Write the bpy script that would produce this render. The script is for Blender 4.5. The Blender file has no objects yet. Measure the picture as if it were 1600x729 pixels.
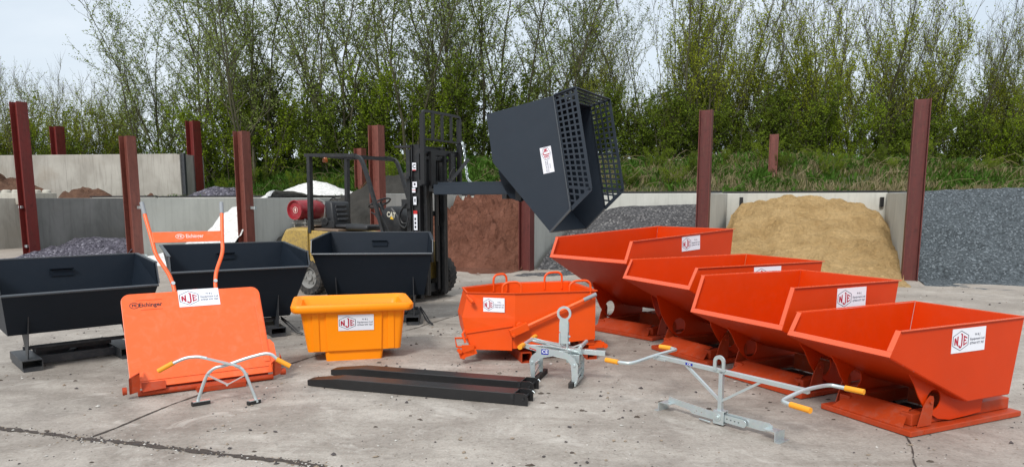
EXPOSURE = 0.40
import bpy, math, random
import numpy as np
from mathutils import Vector, Matrix, noise, geometry
R = math.radians
sc = bpy.context.scene
COL = sc.collection
random.seed(7)

# ------------------------------------------------------------ helpers
class MB:
    """collects faces; build() links them as ONE mesh object"""
    def __init__(self):
        self.v = []; self.f = []; self.m = []; self.cur = 0
    def mat(self, i):
        self.cur = i; return self
    def add(self, verts, faces):
        b = len(self.v)
        self.v += [tuple(p) for p in verts]
        for f in faces:
            self.f.append([b + i for i in f]); self.m.append(self.cur)
        return self
    def box(self, x0, x1, y0, y1, z0, z1, M=None):
        vs = [Vector((x, y, z)) for z in (z0, z1) for y in (y0, y1) for x in (x0, x1)]
        if M is not None: vs = [M @ p for p in vs]
        return self.add(vs, [(0, 2, 3, 1), (4, 5, 7, 6), (0, 1, 5, 4), (2, 6, 7, 3), (0, 4, 6, 2), (1, 3, 7, 5)])
    def prism(self, pts, vec):
        n = len(pts); a = [Vector(p) for p in pts]; w = Vector(vec); b = [p + w for p in a]
        nrm = Vector((0, 0, 0))
        for i in range(n):
            p, q = a[i], a[(i + 1) % n]; nrm += p.cross(q)
        flip = nrm.dot(w) > 0
        fs = [list(range(n)), list(range(2 * n - 1, n - 1, -1))]
        for i in range(n):
            j = (i + 1) % n; fs.append([i, i + n, j + n, j])
        if flip: fs = [f[::-1] for f in fs]
        return self.add(a + b, fs)
    def plate(self, outer, holes, o, ax, ay, t):
        """flat plate with holes; outline in 2D (ax, ay) at o, thickness t along ax x ay"""
        o = Vector(o); ax = Vector(ax).normalized(); ay = Vector(ay).normalized(); az = ax.cross(ay)
        loops = [outer] + list(holes); flat = [p for l in loops for p in l]
        tri = geometry.tessellate_polygon([[Vector((p[0], p[1], 0)) for p in l] for l in loops])
        n = len(flat)
        P = [o + ax * p[0] + ay * p[1] for p in flat]
        Q = [p + az * t for p in P]
        fs = []
        for a, b, c in tri:
            pa, pb, pc = flat[a], flat[b], flat[c]
            cr = (pb[0] - pa[0]) * (pc[1] - pa[1]) - (pb[1] - pa[1]) * (pc[0] - pa[0])
            if cr < 0: b, c = c, b
            fs.append((a, c, b)); fs.append((a + n, b + n, c + n))
        k = 0
        for l in loops:
            m = len(l)
            for i in range(m):
                fs.append((k + i, k + (i + 1) % m, k + (i + 1) % m + n, k + i + n))
            k += m
        return self.add(P + Q, fs)
    def tube(self, path, r, n=10, cap=True, flat=1.0):
        P = [Vector(p) for p in path]; m = len(P)
        rs = r if isinstance(r, (list, tuple)) else [r] * m
        vs = []; up = None
        for i in range(m):
            d = (P[min(i + 1, m - 1)] - P[max(i - 1, 0)])
            if d.length < 1e-9: d = Vector((0, 0, 1))
            d.normalize()
            if up is None:
                up = Vector((0, 0, 1)) if abs(d.z) < .9 else Vector((1, 0, 0))
            s = d.cross(up)
            if s.length < 1e-6: s = d.cross(Vector((0, 1, 0)))
            s.normalize(); up = s.cross(d).normalized()
            for k in range(n):
                a = 2 * math.pi * (k + .5) / n
                vs.append(P[i] + s * (math.cos(a) * rs[i]) + up * (math.sin(a) * rs[i] * flat))
        fs = []
        for i in range(m - 1):
            for k in range(n):
                a = i * n + k; b = i * n + (k + 1) % n
                fs.append((a, b, b + n, a + n))
        if cap:
            fs.append(list(range(n))[::-1]); fs.append([(m - 1) * n + k for k in range(n)])
        return self.add(vs, fs)
    def cyl(self, p0, p1, r, n=20, r1=None):
        return self.tube([p0, p1], [r, r if r1 is None else r1], n)
    def bar(self, p0, p1, w, h, up=(0, 0, 1)):
        p0 = Vector(p0); p1 = Vector(p1); d = (p1 - p0).normalized(); s = d.cross(Vector(up)).normalized(); u = s.cross(d)
        q = [p0 + s * (a * w / 2) + u * (b * h / 2) for a, b in ((-1, -1), (1, -1), (1, 1), (-1, 1))]
        return self.prism(q, p1 - p0)
    def lathe(self, prof, o, axis, n=28):
        o = Vector(o); az = Vector(axis).normalized()
        ax = az.cross(Vector((0, 0, 1)) if abs(az.z) < .9 else Vector((1, 0, 0))).normalized(); ay = az.cross(ax)
        vs = []
        for r, h in prof:
            for k in range(n):
                a = 2 * math.pi * k / n
                vs.append(o + az * h + ax * (r * math.cos(a)) + ay * (r * math.sin(a)))
        fs = []
        for i in range(len(prof) - 1):
            for k in range(n):
                a = i * n + k; b = i * n + (k + 1) % n; fs.append((a, b, b + n, a + n))
        return self.add(vs, fs)
    def loft(self, loops, cap0=True, cap1=True):
        n = len(loops[0]); vs = [p for l in loops for p in l]; fs = []
        for i in range(len(loops) - 1):
            for k in range(n):
                a = i * n + k; b = i * n + (k + 1) % n; fs.append((a, b, b + n, a + n))
        if cap0: fs.append(list(range(n))[::-1])
        if cap1: fs.append([(len(loops) - 1) * n + k for k in range(n)])
        return self.add(vs, fs)
    def mesh(self, name, mats):
        me = bpy.data.meshes.new(name)
        me.from_pydata(self.v, [], self.f)
        for m in mats: me.materials.append(m)
        if len(mats) > 1: me.polygons.foreach_set('material_index', self.m)
        me.update()
        return me
    def build(self, name, mats, parent=None, smooth=35, bevel=0, solid=0, fix=False, loc=None, rz=0):
        if not isinstance(mats, (list, tuple)): mats = [mats]
        me = self.mesh(name, mats)
        if fix:
            import bmesh
            bm = bmesh.new(); bm.from_mesh(me)
            bmesh.ops.remove_doubles(bm, verts=bm.verts, dist=1e-5)
            bmesh.ops.recalc_face_normals(bm, faces=bm.faces); bm.to_mesh(me); bm.free()
        if smooth:
            me.polygons.foreach_set('use_smooth', [True] * len(me.polygons))
            me.set_sharp_from_angle(angle=R(smooth))
        o = bpy.data.objects.new(name, me); COL.objects.link(o)
        if parent is not None: o.parent = parent
        if loc is not None: o.location = loc
        if rz: o.rotation_euler.z = rz
        if solid:
            s = o.modifiers.new('thickness', 'SOLIDIFY'); s.thickness = solid; s.offset = 0
        if bevel:
            b = o.modifiers.new('edge', 'BEVEL'); b.width = bevel; b.segments = 2; b.limit_method = 'ANGLE'; b.angle_limit = R(40); b.harden_normals = False
        return o

def tag(o, label=None, cat=None, group=None, kind=None):
    if label: o['label'] = label
    if cat: o['category'] = cat
    if group: o['group'] = group
    if kind: o['kind'] = kind
    return o
def thing(name, label, cat, loc=(0, 0, 0), rz=0, group=None):
    o = bpy.data.objects.new(name, None); COL.objects.link(o)
    o.empty_display_size = .2
    o.location = loc; o.rotation_euler = (0, 0, rz)
    return tag(o, label, cat, group)
def circle(cx, cy, r, n=20, a0=0, a1=360, ry=None):
    ry = r if ry is None else ry
    full = abs(a1 - a0) >= 360
    return [(cx + r * math.cos(R(a0 + (a1 - a0) * i / (n if full else n - 1))), cy + ry * math.sin(R(a0 + (a1 - a0) * i / (n if full else n - 1)))) for i in range(n)]
def smooth_path(pts, k=6):
    """rounds the corners of a polyline (Chaikin)"""
    P = [Vector(p) for p in pts]
    for _ in range(3):
        Q = [P[0]]
        for a, b in zip(P, P[1:]): Q += [a * .8 + b * .2, a * .2 + b * .8]
        Q.append(P[-1]); P = Q
    return P
def rrect(w, d, r, n=5, cx=0, cy=0):
    out = []
    for sx, sy, a in ((1, 1, 0), (-1, 1, 90), (-1, -1, 180), (1, -1, 270)):
        for i in range(n):
            t = R(a + 90 * i / (n - 1))
            out.append((cx + sx * (w / 2 - r) + r * math.cos(t), cy + sy * (d / 2 - r) + r * math.sin(t)))
    return out

# ------------------------------------------------------------ materials
def nodes(name):
    m = bpy.data.materials.new(name); m.use_nodes = True
    nt = m.node_tree; nt.nodes.clear()
    return m, nt
class N:
    def __init__(s, nt): s.nt = nt
    def __call__(s, t, **kw):
        n = s.nt.nodes.new(t)
        for k, v in kw.items():
            if k.startswith('i_'):
                key = k[2:].replace('_', ' ')
                key = int(key) if key.isdigit() else key
                tgt = n.inputs[key]
                if isinstance(v, bpy.types.NodeSocket): s.nt.links.new(v, tgt)
                else: tgt.default_value = v
            else: setattr(n, k, v)
        return n
    def mix(s, f, a, b, mode='MIX'):
        n = s.nt.nodes.new('ShaderNodeMix'); n.data_type = 'RGBA'; n.blend_type = mode; n.clamp_factor = True
        for sock, v in ((n.inputs[0], f), (n.inputs[6], a), (n.inputs[7], b)):
            if isinstance(v, bpy.types.NodeSocket): s.nt.links.new(v, sock)
            elif sock.type == 'RGBA': sock.default_value = (*v[:3], 1)
            else: sock.default_value = v
        return n.outputs[2]
    def ramp(s, f, stops):
        n = s.nt.nodes.new('ShaderNodeValToRGB'); e = n.color_ramp.elements
        while len(e) < len(stops): e.new(.5)
        for el, (p, c) in zip(e, stops):
            el.position = p; el.color = (c, c, c, 1) if not isinstance(c, (tuple, list)) else (*c[:3], 1)
        s.nt.links.new(f, n.inputs[0]); return n.outputs[0]
    def math(s, op, a, b=0.0, c=None):
        n = s.nt.nodes.new('ShaderNodeMath'); n.operation = op
        for i, v in enumerate((a, b) if c is None else (a, b, c)):
            if isinstance(v, bpy.types.NodeSocket): s.nt.links.new(v, n.inputs[i])
            else: n.inputs[i].default_value = v
        return n.outputs[0]
    def noise(s, vec, scale, detail=4, rough=.55, dist=0):
        n = s('ShaderNodeTexNoise', i_Scale=scale, i_Detail=detail, i_Roughness=rough, i_Distortion=dist)
        if vec is not None: s.nt.links.new(vec, n.inputs['Vector'])
        return n.outputs['Fac']
    def mapping(s, vec, scale=(1, 1, 1), rot=(0, 0, 0), loc=(0, 0, 0)):
        n = s('ShaderNodeMapping'); n.inputs['Scale'].default_value = scale; n.inputs['Rotation'].default_value = rot; n.inputs['Location'].default_value = loc
        s.nt.links.new(vec, n.inputs['Vector']); return n.outputs[0]
    def bump(s, h, strength=.3, dist=.01):
        return s('ShaderNodeBump', i_Strength=strength, i_Distance=dist, i_Height=h).outputs[0]
    def out(s, bsdf):
        s('ShaderNodeOutputMaterial', i_Surface=bsdf)
def principled(g, **kw):
    return g('ShaderNodeBsdfPrincipled', **{'i_' + k: v for k, v in kw.items()}).outputs[0]

def paint(name, base, rough=.4, wear=.25, dirt=(.25, .21, .17), dirt_amt=.25, bump=.04, spec=.5, metal=0, scale=1.0):
    m, nt = nodes(name); g = N(nt)
    tc = g('ShaderNodeTexCoord').outputs['Object']
    a = g.noise(tc, 2.2 * scale, 5, .6); b = g.noise(tc, 14 * scale, 5, .65, .6); c = g.noise(g.mapping(tc, (9, 9, 1.4)), 4 * scale, 4, .6)
    col = g.mix(g.ramp(a, [(.3, 0), (.75, 1)]), base, tuple(x * (1 - wear * .55) for x in base))
    dust = g.math('MULTIPLY', g.ramp(b, [(.48, 0), (.78, 1)]), dirt_amt)
    col = g.mix(dust, col, dirt)
    col = g.mix(g.math('MULTIPLY', g.ramp(c, [(.55, 0), (.8, 1)]), dirt_amt * .5), col, tuple(x * .55 for x in base))
    if dirt_amt > 0:
        sc1 = g.noise(g.mapping(tc, (1.2, 30, 30), (.3, .2, .5)), 3, 3, .6); sc2 = g.noise(g.mapping(tc, (26, 1.5, 26), (.5, .4, .1), (3, 1, 2)), 3, 3, .6)
        scr = g.math('MULTIPLY', g.ramp(g.math('MAXIMUM', sc1, sc2), [(.70, 0), (.74, 1)]), g.ramp(a, [(.45, 0), (.6, 1)]))
        col = g.mix(g.math('MULTIPLY', scr, .3), col, tuple(.5 * x + .5 * y for x, y in zip(base, dirt)))
    rg = g.math('ADD', rough - .06, g.math('MULTIPLY', b, .16))
    nrm = g.bump(g.math('ADD', g.noise(tc, 3, 3), g.math('MULTIPLY', g.noise(tc, 160, 2), .05)), bump, .02)
    g.out(principled(g, Base_Color=col, Roughness=rg, Normal=nrm, Metallic=metal, Specular_IOR_Level=spec))
    return m
M = {}
M['orange'] = paint('orange enamel', (.60, .042, .0015), .40, .2, dirt_amt=.03, spec=.22)
M['orange_base'] = paint('orange enamel dusty', (.44, .050, .010), .5, .3, dirt_amt=.22, spec=.3)
M['orange_lip'] = paint('orange enamel with sky sheen', (.76, .105, .03), .25, .1, dirt_amt=.02, spec=.7)  # same enamel as the hopper, lightened: sky sheen put into the colour
M['orange_bucket'] = paint('orange bucket enamel', (.78, .080, .002), .4, .2, dirt_amt=.03, spec=.4)
M['orange_light'] = paint('bright orange enamel', (.92, .135, .028), .36, .12, (.8, .45, .33), .12)
M['charcoal'] = paint('charcoal enamel', (.009, .015, .0245), .46, .3, (.12, .11, .1), .03, spec=.22)
M['charcoal_frame'] = paint('dusty charcoal enamel', (.032, .036, .042), .5, .3, (.16, .15, .13), .4)
M['charcoal_lift'] = paint('blue grey charcoal enamel', (.020, .029, .042), .38, .25, (.12, .12, .12), .03, spec=.4)
M['tub'] = paint('orange moulded plastic', (1.0, .285, .0), .42, .05, (.6, .3, .08), .03, spec=.35, bump=.08)
M['charcoal_edge'] = paint('charcoal edge sheen', (.05, .06, .072), .28, .3, (.12, .12, .12), .05, spec=.8)  # rims painted lighter than the charcoal, for the sheen along their edges
M['black'] = paint('black paint', (.012, .013, .015), .45, .3, (.1, .09, .08), .25)
M['satin_black'] = paint('satin black steel', (.010, .010, .011), .40, .2, (.1, .09, .08), .03, bump=.02)
M['vinyl'] = paint('black vinyl', (.016, .017, .02), .42, .2, (.1, .1, .1), .1, bump=.2)
M['rubber'] = paint('tyre rubber', (.02, .02, .02), .8, .3, (.2, .17, .14), .5, bump=.3)
M['yellow'] = paint('worn yellow paint', (.44, .30, .075), .55, .6, (.10, .075, .055), 1.0, scale=2.2)
M['red_tank'] = paint('red cylinder paint', (.30, .012, .022), .42, .4, (.35, .2, .18), .4)
M['grip_grey'] = paint('grey rubber grip', (.25, .27, .29), .6, .1, dirt_amt=.1)
M['grip_yellow'] = paint('yellow rubber grip', (.85, .33, .012), .5, .1, (.3, .2, .1), .1)
M['rubber_pad'] = paint('black rubber pad', (.015, .015, .015), .75, .2, dirt_amt=.3, bump=.3)
M['rail_steel'] = paint('greased rail steel', (.22, .21, .2), .35, .3, metal=.9)
M['white'] = paint('white vinyl', (.78, .80, .86), .4, .03, (.6, .6, .6), .05, bump=0)
M['logo_red'] = paint('red print', (.42, .006, .03), .45, .0, dirt_amt=0, bump=0)
M['logo_blue'] = paint('dark blue print', (.02, .03, .09), .45, .0, dirt_amt=0, bump=0)
M['print_grey'] = paint('grey print', (.10, .11, .15), .5, .0, dirt_amt=0, bump=0)
M['print_black'] = paint('black print', (.015, .012, .02), .45, 0, dirt_amt=0, bump=0)
M['print_white'] = paint('pale print', (.8, .62, .56), .45, 0, dirt_amt=0, bump=0)
M['print_blue'] = paint('blue label print', (.01, .02, .3), .45, 0, dirt_amt=0, bump=0)
M['decal_red'] = paint('red decal print', (.5, .02, .02), .45, 0, dirt_amt=0, bump=0)
M['rim'] = paint('grey wheel paint', (.25, .25, .24), .5, .4, (.1, .08, .06), .5)
M['hazard_yellow'] = paint('yellow print', (.8, .5, .03), .5, 0, dirt_amt=0, bump=0)

def galv():
    m, nt = nodes('zinc plated steel'); g = N(nt)
    tc = g('ShaderNodeTexCoord').outputs['Object']
    v = g('ShaderNodeTexVoronoi', i_Scale=60.0); nt.links.new(tc, v.inputs['Vector'])
    b = g.noise(tc, 25, 4)
    col = g.mix(g.ramp(b, [(.35, 0), (.7, 1)]), (.60, .67, .68), (.55, .62, .63))
    col = g.mix(.07, col, v.outputs['Color'], 'SOFT_LIGHT')
    g.out(principled(g, Base_Color=col, Metallic=.7, Roughness=g.math('ADD', .26, g.math('MULTIPLY', b, .22)), Normal=g.bump(b, .1, .005)))
    return m
M['zinc'] = galv()

def post_mat(name, base, fade):
    m, nt = nodes(name); g = N(nt)
    tc = g('ShaderNodeTexCoord').outputs['Object']
    s = g.noise(g.mapping(tc, (6, 6, .5)), 3, 5, .6, .4); b = g.noise(tc, 9, 5, .65)
    col = g.mix(g.ramp(s, [(.35, 0), (.7, 1)]), base, fade)
    col = g.mix(g.math('MULTIPLY', g.ramp(b, [(.52, 0), (.66, 1)]), .6), col, tuple(.45 * x for x in base))
    col = g.mix(g.math('MULTIPLY', g.ramp(g.noise(g.mapping(tc, (14, 14, .8)), 3, 6, .7), [(.56, 0), (.68, 1)]), .5), col, (.16, .075, .045))
    g.out(principled(g, Base_Color=col, Roughness=.55, Normal=g.bump(b, .1, .01)))
    return m
M['post_red'] = post_mat('red oxide primer', (.17, .018, .015), (.12, .018, .015))
M['post_brown'] = post_mat('faded red oxide primer', (.20, .060, .042), (.12, .032, .024))
M['post_dark'] = post_mat('dark red oxide primer', (.125, .022, .018), (.085, .018, .015))

def concrete(name, base, dark, stain=(.2, .13, .07), streak=.6):
    m, nt = nodes(name); g = N(nt)
    tc = g('ShaderNodeTexCoord').outputs['Object']
    a = g.noise(tc, .8, 6, .6, .5); s = g.noise(g.mapping(tc, (5, 5, .45)), 1.6, 5, .65, .8); f = g.noise(tc, 18, 6, .7)
    lowz = g('ShaderNodeSeparateXYZ', i_Vector=tc).outputs['Z']
    col = g.mix(g.ramp(a, [(.35, 0), (.65, 1)]), base, dark)
    col = g.mix(g.math('MULTIPLY', g.ramp(s, [(.5, 0), (.72, 1)]), streak), col, tuple(.6 * x for x in dark))
    col = g.mix(g.math('MULTIPLY', g.ramp(g.noise(tc, .5, 5, .6), [(.55, 0), (.75, 1)]), .5), col, stain)
    col = g.mix(g.math('MULTIPLY', f, .3), col, tuple(.7 * x for x in base))
    g.out(principled(g, Base_Color=col, Roughness=.85, Normal=g.bump(f, .25, .01)))
    return m
M['wall'] = concrete('cast concrete', (.56, .56, .51), (.44, .44, .40), (.40, .36, .28), .35)
M['wall_old'] = concrete('weathered cast concrete', (.43, .41, .365), (.29, .27, .235), (.24, .18, .12), .6)
M['wall_grey'] = concrete('mottled grey concrete', (.27, .265, .25), (.16, .16, .15), (.17, .14, .10), .5)
M['block'] = concrete('pale concrete', (.5, .48, .42), (.38, .36, .31))

def gravel(name, c0, c1, c2, scale, bump=.8, fines=.3):
    m, nt = nodes(name); g = N(nt)
    tc = g('ShaderNodeTexCoord').outputs['Object']
    v = g('ShaderNodeTexVoronoi', i_Scale=scale, i_Randomness=1.0); nt.links.new(tc, v.inputs['Vector'])
    v2 = g('ShaderNodeTexVoronoi', i_Scale=scale * 2.3); nt.links.new(tc, v2.inputs['Vector'])
    rnd = g('ShaderNodeSeparateColor', i_Color=v.outputs['Color'])
    col = g.mix(g.ramp(rnd.outputs[0], [(.05, 0), (.95, 1)]), c0, c1)
    col = g.mix(g.ramp(rnd.outputs[1], [(.82, 0), (.93, 1)]), col, c2)
    col = g.mix(g.math('MULTIPLY', g.ramp(g.noise(tc, 1.3, 5), [(.4, 0), (.7, 1)]), fines), col, tuple((a + b) / 2 * .75 for a, b in zip(c0, c1)))
    h = g.math('SUBTRACT', 1.0, g.math('ADD', v.outputs['Distance'], g.math('MULTIPLY', v2.outputs['Distance'], .5)))
    g.out(principled(g, Base_Color=col, Roughness=.85, Normal=g.bump(h, bump, 1.2 / scale)))
    return m
M['slate'] = gravel('purple slate chips', (.035, .033, .048), (.15, .14, .18), (.30, .29, .34), 17, 1)
M['chip_blue'] = gravel('blue grey stone chips', (.035, .045, .052), (.115, .14, .155), (.22, .255, .28), 32, 1.0)
M['gravel_grey'] = gravel('grey gravel', (.04, .039, .042), (.13, .127, .13), (.27, .26, .255), 24, 1.0)
M['white_stone'] = gravel('white stone chips', (.62, .62, .60), (.82, .82, .80), (.9, .9, .88), 26, .6, .1)

def sand(name, c0, c1, spot, scale=2.0, lump=.6, bumpd=.06, spots=.5):
    m, nt = nodes(name); g = N(nt)
    tc = g('ShaderNodeTexCoord').outputs['Object']
    a = g.noise(tc, scale, 8, .6, .4); b = g.noise(tc, 11, 6, .7, .5); c = g.noise(tc, 70, 3, .7); d = g.noise(g.mapping(tc, (2, 2, 9)), 2.2, 4)
    col = g.mix(g.ramp(a, [(.35, 0), (.65, 1)]), c0, c1)
    col = g.mix(g.math('MULTIPLY', g.ramp(b, [(.66, 0), (.74, 1)]), spots), col, spot)
    col = g.mix(g.math('MULTIPLY', g.ramp(d, [(.5, 0), (.7, 1)]), .25), col, tuple(x * .75 for x in c0))
    h = g.math('ADD', g.math('ADD', g.math('MULTIPLY', a, .8), g.math('MULTIPLY', b, lump)), g.math('MULTIPLY', c, .12))
    g.out(principled(g, Base_Color=col, Roughness=.95, Specular_IOR_Level=.15, Normal=g.bump(h, .9, bumpd)))
    return m
M['sand_yellow'] = sand('yellow sand', (.64, .44, .21), (.46, .30, .13), (.10, .055, .024), 1.6, 1.1, .20, .9)
M['sand_red'] = sand('red sand', (.27, .12, .08), (.16, .066, .042), (.085, .036, .024), 1.8, 1.2, .16, .5)
M['sand_dark'] = sand('dark grey sand', (.050, .047, .042), (.032, .031, .028), (.09, .083, .07), 1.5, .5, .06, .3)
M['soil'] = sand('brown soil', (.16, .09, .06), (.10, .055, .038), (.05, .03, .02), 3, 1, .1, .6)

def ground_mat():
    m, nt = nodes('worn concrete yard'); g = N(nt)
    tc = g('ShaderNodeTexCoord').outputs['Object']
    big = g.noise(tc, .33, 6, .6, .8); mid = g.noise(tc, 1.6, 10, .70, .3); fine = g.noise(tc, 22, 6, .7); grit = g.noise(tc, 130, 3, .7)
    trk = g.noise(g.mapping(tc, (.6, 2.0, 1), (0, 0, R(24))), 1.1, 10, .72, .8)
    trk2 = g.noise(g.mapping(tc, (.5, 2.6, 1), (0, 0, R(-42)), (3, 1, 0)), 1.0, 10, .72, .7)
    base, lite, dk = (.385, .348, .306), (.53, .493, .44), (.245, .215, .188)
    col = g.mix(g.ramp(big, [(.35, 0), (.65, 1)]), base, lite)
    col = g.mix(g.math('MULTIPLY', g.ramp(mid, [(.36, 1), (.60, 0)]), .75), col, dk)
    col = g.mix(g.math('MULTIPLY', g.ramp(trk, [(.5, 0), (.68, 1)]), .55), col, (.20, .172, .145))
    col = g.mix(g.math('MULTIPLY', g.ramp(trk2, [(.53, 0), (.66, 1)]), .42), col, (.24, .21, .18))
    # brown silt towards the bays
    y = g('ShaderNodeSeparateXYZ', i_Vector=tc).outputs['Y']
    far = g.ramp(g.math('ADD', g.math('MULTIPLY', y, .05), g.math('MULTIPLY', mid, .4)), [(.62, 0), (1.0, 1)])
    col = g.mix(g.math('MULTIPLY', far, .55), col, (.37, .31, .255))
    # swept tyre arcs at the near left
    for cx, cy, rad, w, amt in ((-4.1, 4.0, 1.75, .05, .6), (-4.2, 4.1, 2.15, .055, .5), (-1.5, 1.8, 3.1, .07, .4), (4.4, 9.5, 3.2, .10, .35), (-2.5, 14.5, 4.2, .12, .35)):
        d = g('ShaderNodeVectorMath', operation='DISTANCE', i_0=tc, i_1=(cx, cy, 0)).outputs['Value']
        ring = g.math('ABSOLUTE', g.math('SUBTRACT', g.math('ADD', d, g.math('MULTIPLY', mid, .12)), rad))
        msk = g.ramp(g.math('DIVIDE', ring, w * 3), [(.25, 1), (1, 0)])
        col = g.mix(g.math('MULTIPLY', g.math('MULTIPLY', msk, g.ramp(fine, [(.3, .4), (.6, 1)])), amt), col, (.19, .165, .14))
    col = g.mix(g.math('MULTIPLY', g.math('MULTIPLY', g.ramp(fine, [(.52, 0), (.66, 1)]), g.ramp(mid, [(.35, 1), (.7, .25)])), .7), col, (.16, .138, .115))
    col = g.mix(g.math('MULTIPLY', g.ramp(g.noise(tc, 9, 5, .7, .3), [(.62, 0), (.74, 1)]), .6), col, (.50, .47, .43))
    col = g.mix(g.math('MULTIPLY', g.ramp(grit, [(.62, 0), (.72, 1)]), .5), col, (.12, .105, .09))
    sp = g('ShaderNodeTexVoronoi', i_Scale=34.0); nt.links.new(tc, sp.inputs['Vector'])
    spm = g.math('MULTIPLY', g.ramp(sp.outputs['Distance'], [(.10, 1), (.22, 0)]), g.ramp(g('ShaderNodeSeparateColor', i_Color=sp.outputs['Color']).outputs[0], [(.80, 0), (.86, 1)]))
    col = g.mix(g.math('MULTIPLY', spm, .8), col, (.085, .07, .058))
    spl = g.math('MULTIPLY', g.ramp(sp.outputs['Distance'], [(.10, 1), (.25, 0)]), g.ramp(g('ShaderNodeSeparateColor', i_Color=sp.outputs['Color']).outputs[1], [(.88, 0), (.93, 1)]))
    col = g.mix(g.math('MULTIPLY', spl, .7), col, (.66, .63, .58))
    col = g.mix(g.math('MULTIPLY', g.ramp(g.noise(tc, 55, 6, .75), [(.44, 1), (.60, 0)]), .28), col, (.15, .13, .11))
    blot = g.noise(tc, 4.5, 9, .74, .5)
    col = g.mix(g.math('MULTIPLY', g.ramp(blot, [(.54, 0), (.64, 1)]), .45), col, (.235, .21, .185))
    col = g.mix(g.math('MULTIPLY', g.ramp(g.noise(tc, 2.6, 7, .7, .8), [(.56, 0), (.68, 1)]), .5), col, (.56, .53, .48))
    h = g.math('ADD', g.math('ADD', g.math('MULTIPLY', mid, .5), g.math('MULTIPLY', fine, .35)), g.math('MULTIPLY', grit, .2))
    rg = g.ramp(mid, [(.3, .62), (.7, .9)])
    g.out(principled(g, Base_Color=col, Roughness=rg, Specular_IOR_Level=.3, Normal=g.bump(h, .5, .012)))
    return m
M['ground'] = ground_mat()
def simple(name, c, rough=.8, var=.3, scale=8):
    m, nt = nodes(name); g = N(nt)
    tc = g('ShaderNodeTexCoord').outputs['Object']; a = g.noise(tc, scale, 5, .65)
    g.out(principled(g, Base_Color=g.mix(g.ramp(a, [(.3, 0), (.7, 1)]), c, tuple(x * (1 - var) for x in c)), Roughness=rough, Normal=g.bump(a, .4, .02)))
    return m
M['crack'] = simple('packed dark grit', (.075, .06, .05), .95, .5, 40)
M['membrane'] = simple('black rubber strip', (.02, .021, .024), .6, .3)
M['bark'] = simple('mossy bark', (.088, .082, .045), .9, .45, 6)
M['bark_dark'] = simple('dark twig bark', (.085, .072, .05), .9, .4, 6)
M['bank_soil'] = simple('bank earth and litter', (.07, .08, .03), .95, .5, 3)
M['plastic_white'] = simple('white sheet plastic', (.75, .8, .85), .5, .1)

def leaf(name, c0, c1, c2, trans=.35):
    m, nt = nodes(name); g = N(nt)
    tc = g('ShaderNodeTexCoord').outputs['Object']; oi = g('ShaderNodeObjectInfo').outputs['Random']
    geo = g('ShaderNodeNewGeometry').outputs['Random Per Island']
    a = g.noise(tc, .7, 4, .6)
    col = g.mix(g.ramp(a, [(.4, 0), (.62, 1)]), c0, c1)
    col = g.mix(geo, col, c2)
    col = g.mix(g.math('MULTIPLY', oi, .35), col, tuple(x * .6 for x in c0))
    d = g('ShaderNodeBsdfDiffuse', i_Color=col).outputs[0]; t = g('ShaderNodeBsdfTranslucent', i_Color=g.mix(.4, col, (.16, .2, .02))).outputs[0]
    mx = g('ShaderNodeMixShader'); mx.inputs[0].default_value = trans
    nt.links.new(d, mx.inputs[1]); nt.links.new(t, mx.inputs[2]); g.out(mx.outputs[0])
    return m
M['leaf_grey'] = leaf('grey green spring leaves', (.17, .23, .055), (.21, .27, .05), (.31, .38, .13))
M['leaf_olive'] = leaf('olive yellow spring leaves', (.18, .225, .014), (.25, .29, .02), (.36, .41, .045))
M['leaf_green'] = leaf('fresh green leaves', (.12, .20, .012), (.19, .27, .016), (.28, .37, .03))
M['leaf_dark'] = leaf('dark hedge leaves', (.055, .092, .012), (.09, .135, .016), (.14, .19, .022), .2)
M['grass'] = leaf('green bank grass', (.06, .095, .016), (.09, .12, .02), (.12, .16, .03), .2)
M['grass_dry'] = leaf('dry straw grass', (.25, .20, .115), (.19, .155, .08), (.33, .28, .17), .15)
M['ivy'] = leaf('bank nettles and ivy', (.04, .10, .016), (.06, .13, .02), (.09, .18, .03), .2)

# ------------------------------------------------------------ lettering
_tcache = {}
def text2d(s, size=1.0, bold=0.0, shear=0.0):
    k = (s, size, bold)
    if k in _tcache: return _tcache[k]
    cu = bpy.data.curves.new('t', 'FONT'); cu.body = s; cu.size = size; cu.offset = bold; cu.align_x = 'CENTER'; cu.align_y = 'CENTER'; cu.resolution_u = 3; cu.shear = shear
    o = bpy.data.objects.new('t', cu); COL.objects.link(o)
    dg = bpy.context.evaluated_depsgraph_get(); me = bpy.data.meshes.new_from_object(o.evaluated_get(dg))
    vs = [(v.co.x, v.co.y) for v in me.vertices]; fs = [list(p.vertices) for p in me.polygons]
    bpy.data.objects.remove(o); bpy.data.curves.remove(cu); bpy.data.meshes.remove(me)
    _tcache[k] = (vs, fs); return vs, fs
def put_text(mb, s, o, ux, uy, size, wmax=None, bold=0.0, lift=.0015, shear=0.0):
    vs, fs = text2d(s, 1.0, bold, shear)
    o = Vector(o); ux = Vector(ux).normalized(); uy = Vector(uy).normalized(); n = ux.cross(uy)
    xs = [p[0] for p in vs]; w = (max(xs) - min(xs)); sx = size
    if wmax: sx = wmax / w
    mb.add([o + ux * (p[0] * sx) + uy * (p[1] * size) + n * lift for p in vs], fs)
def poly2(mb, pts, o, ux, uy, lift):
    o = Vector(o); ux = Vector(ux).normalized(); uy = Vector(uy).normalized(); n = ux.cross(uy)
    a = [o + ux * p[0] + uy * p[1] + n * lift for p in pts]
    tri = geometry.tessellate_polygon([[Vector((p[0], p[1], 0)) for p in pts]])
    for t in tri:
        p, q, r = (a[i] for i in t)
        f = (0, 1, 2) if (q - p).cross(r - p).dot(n) > 0 else (0, 2, 1)
        mb.add([p, q, r], [f])
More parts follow.
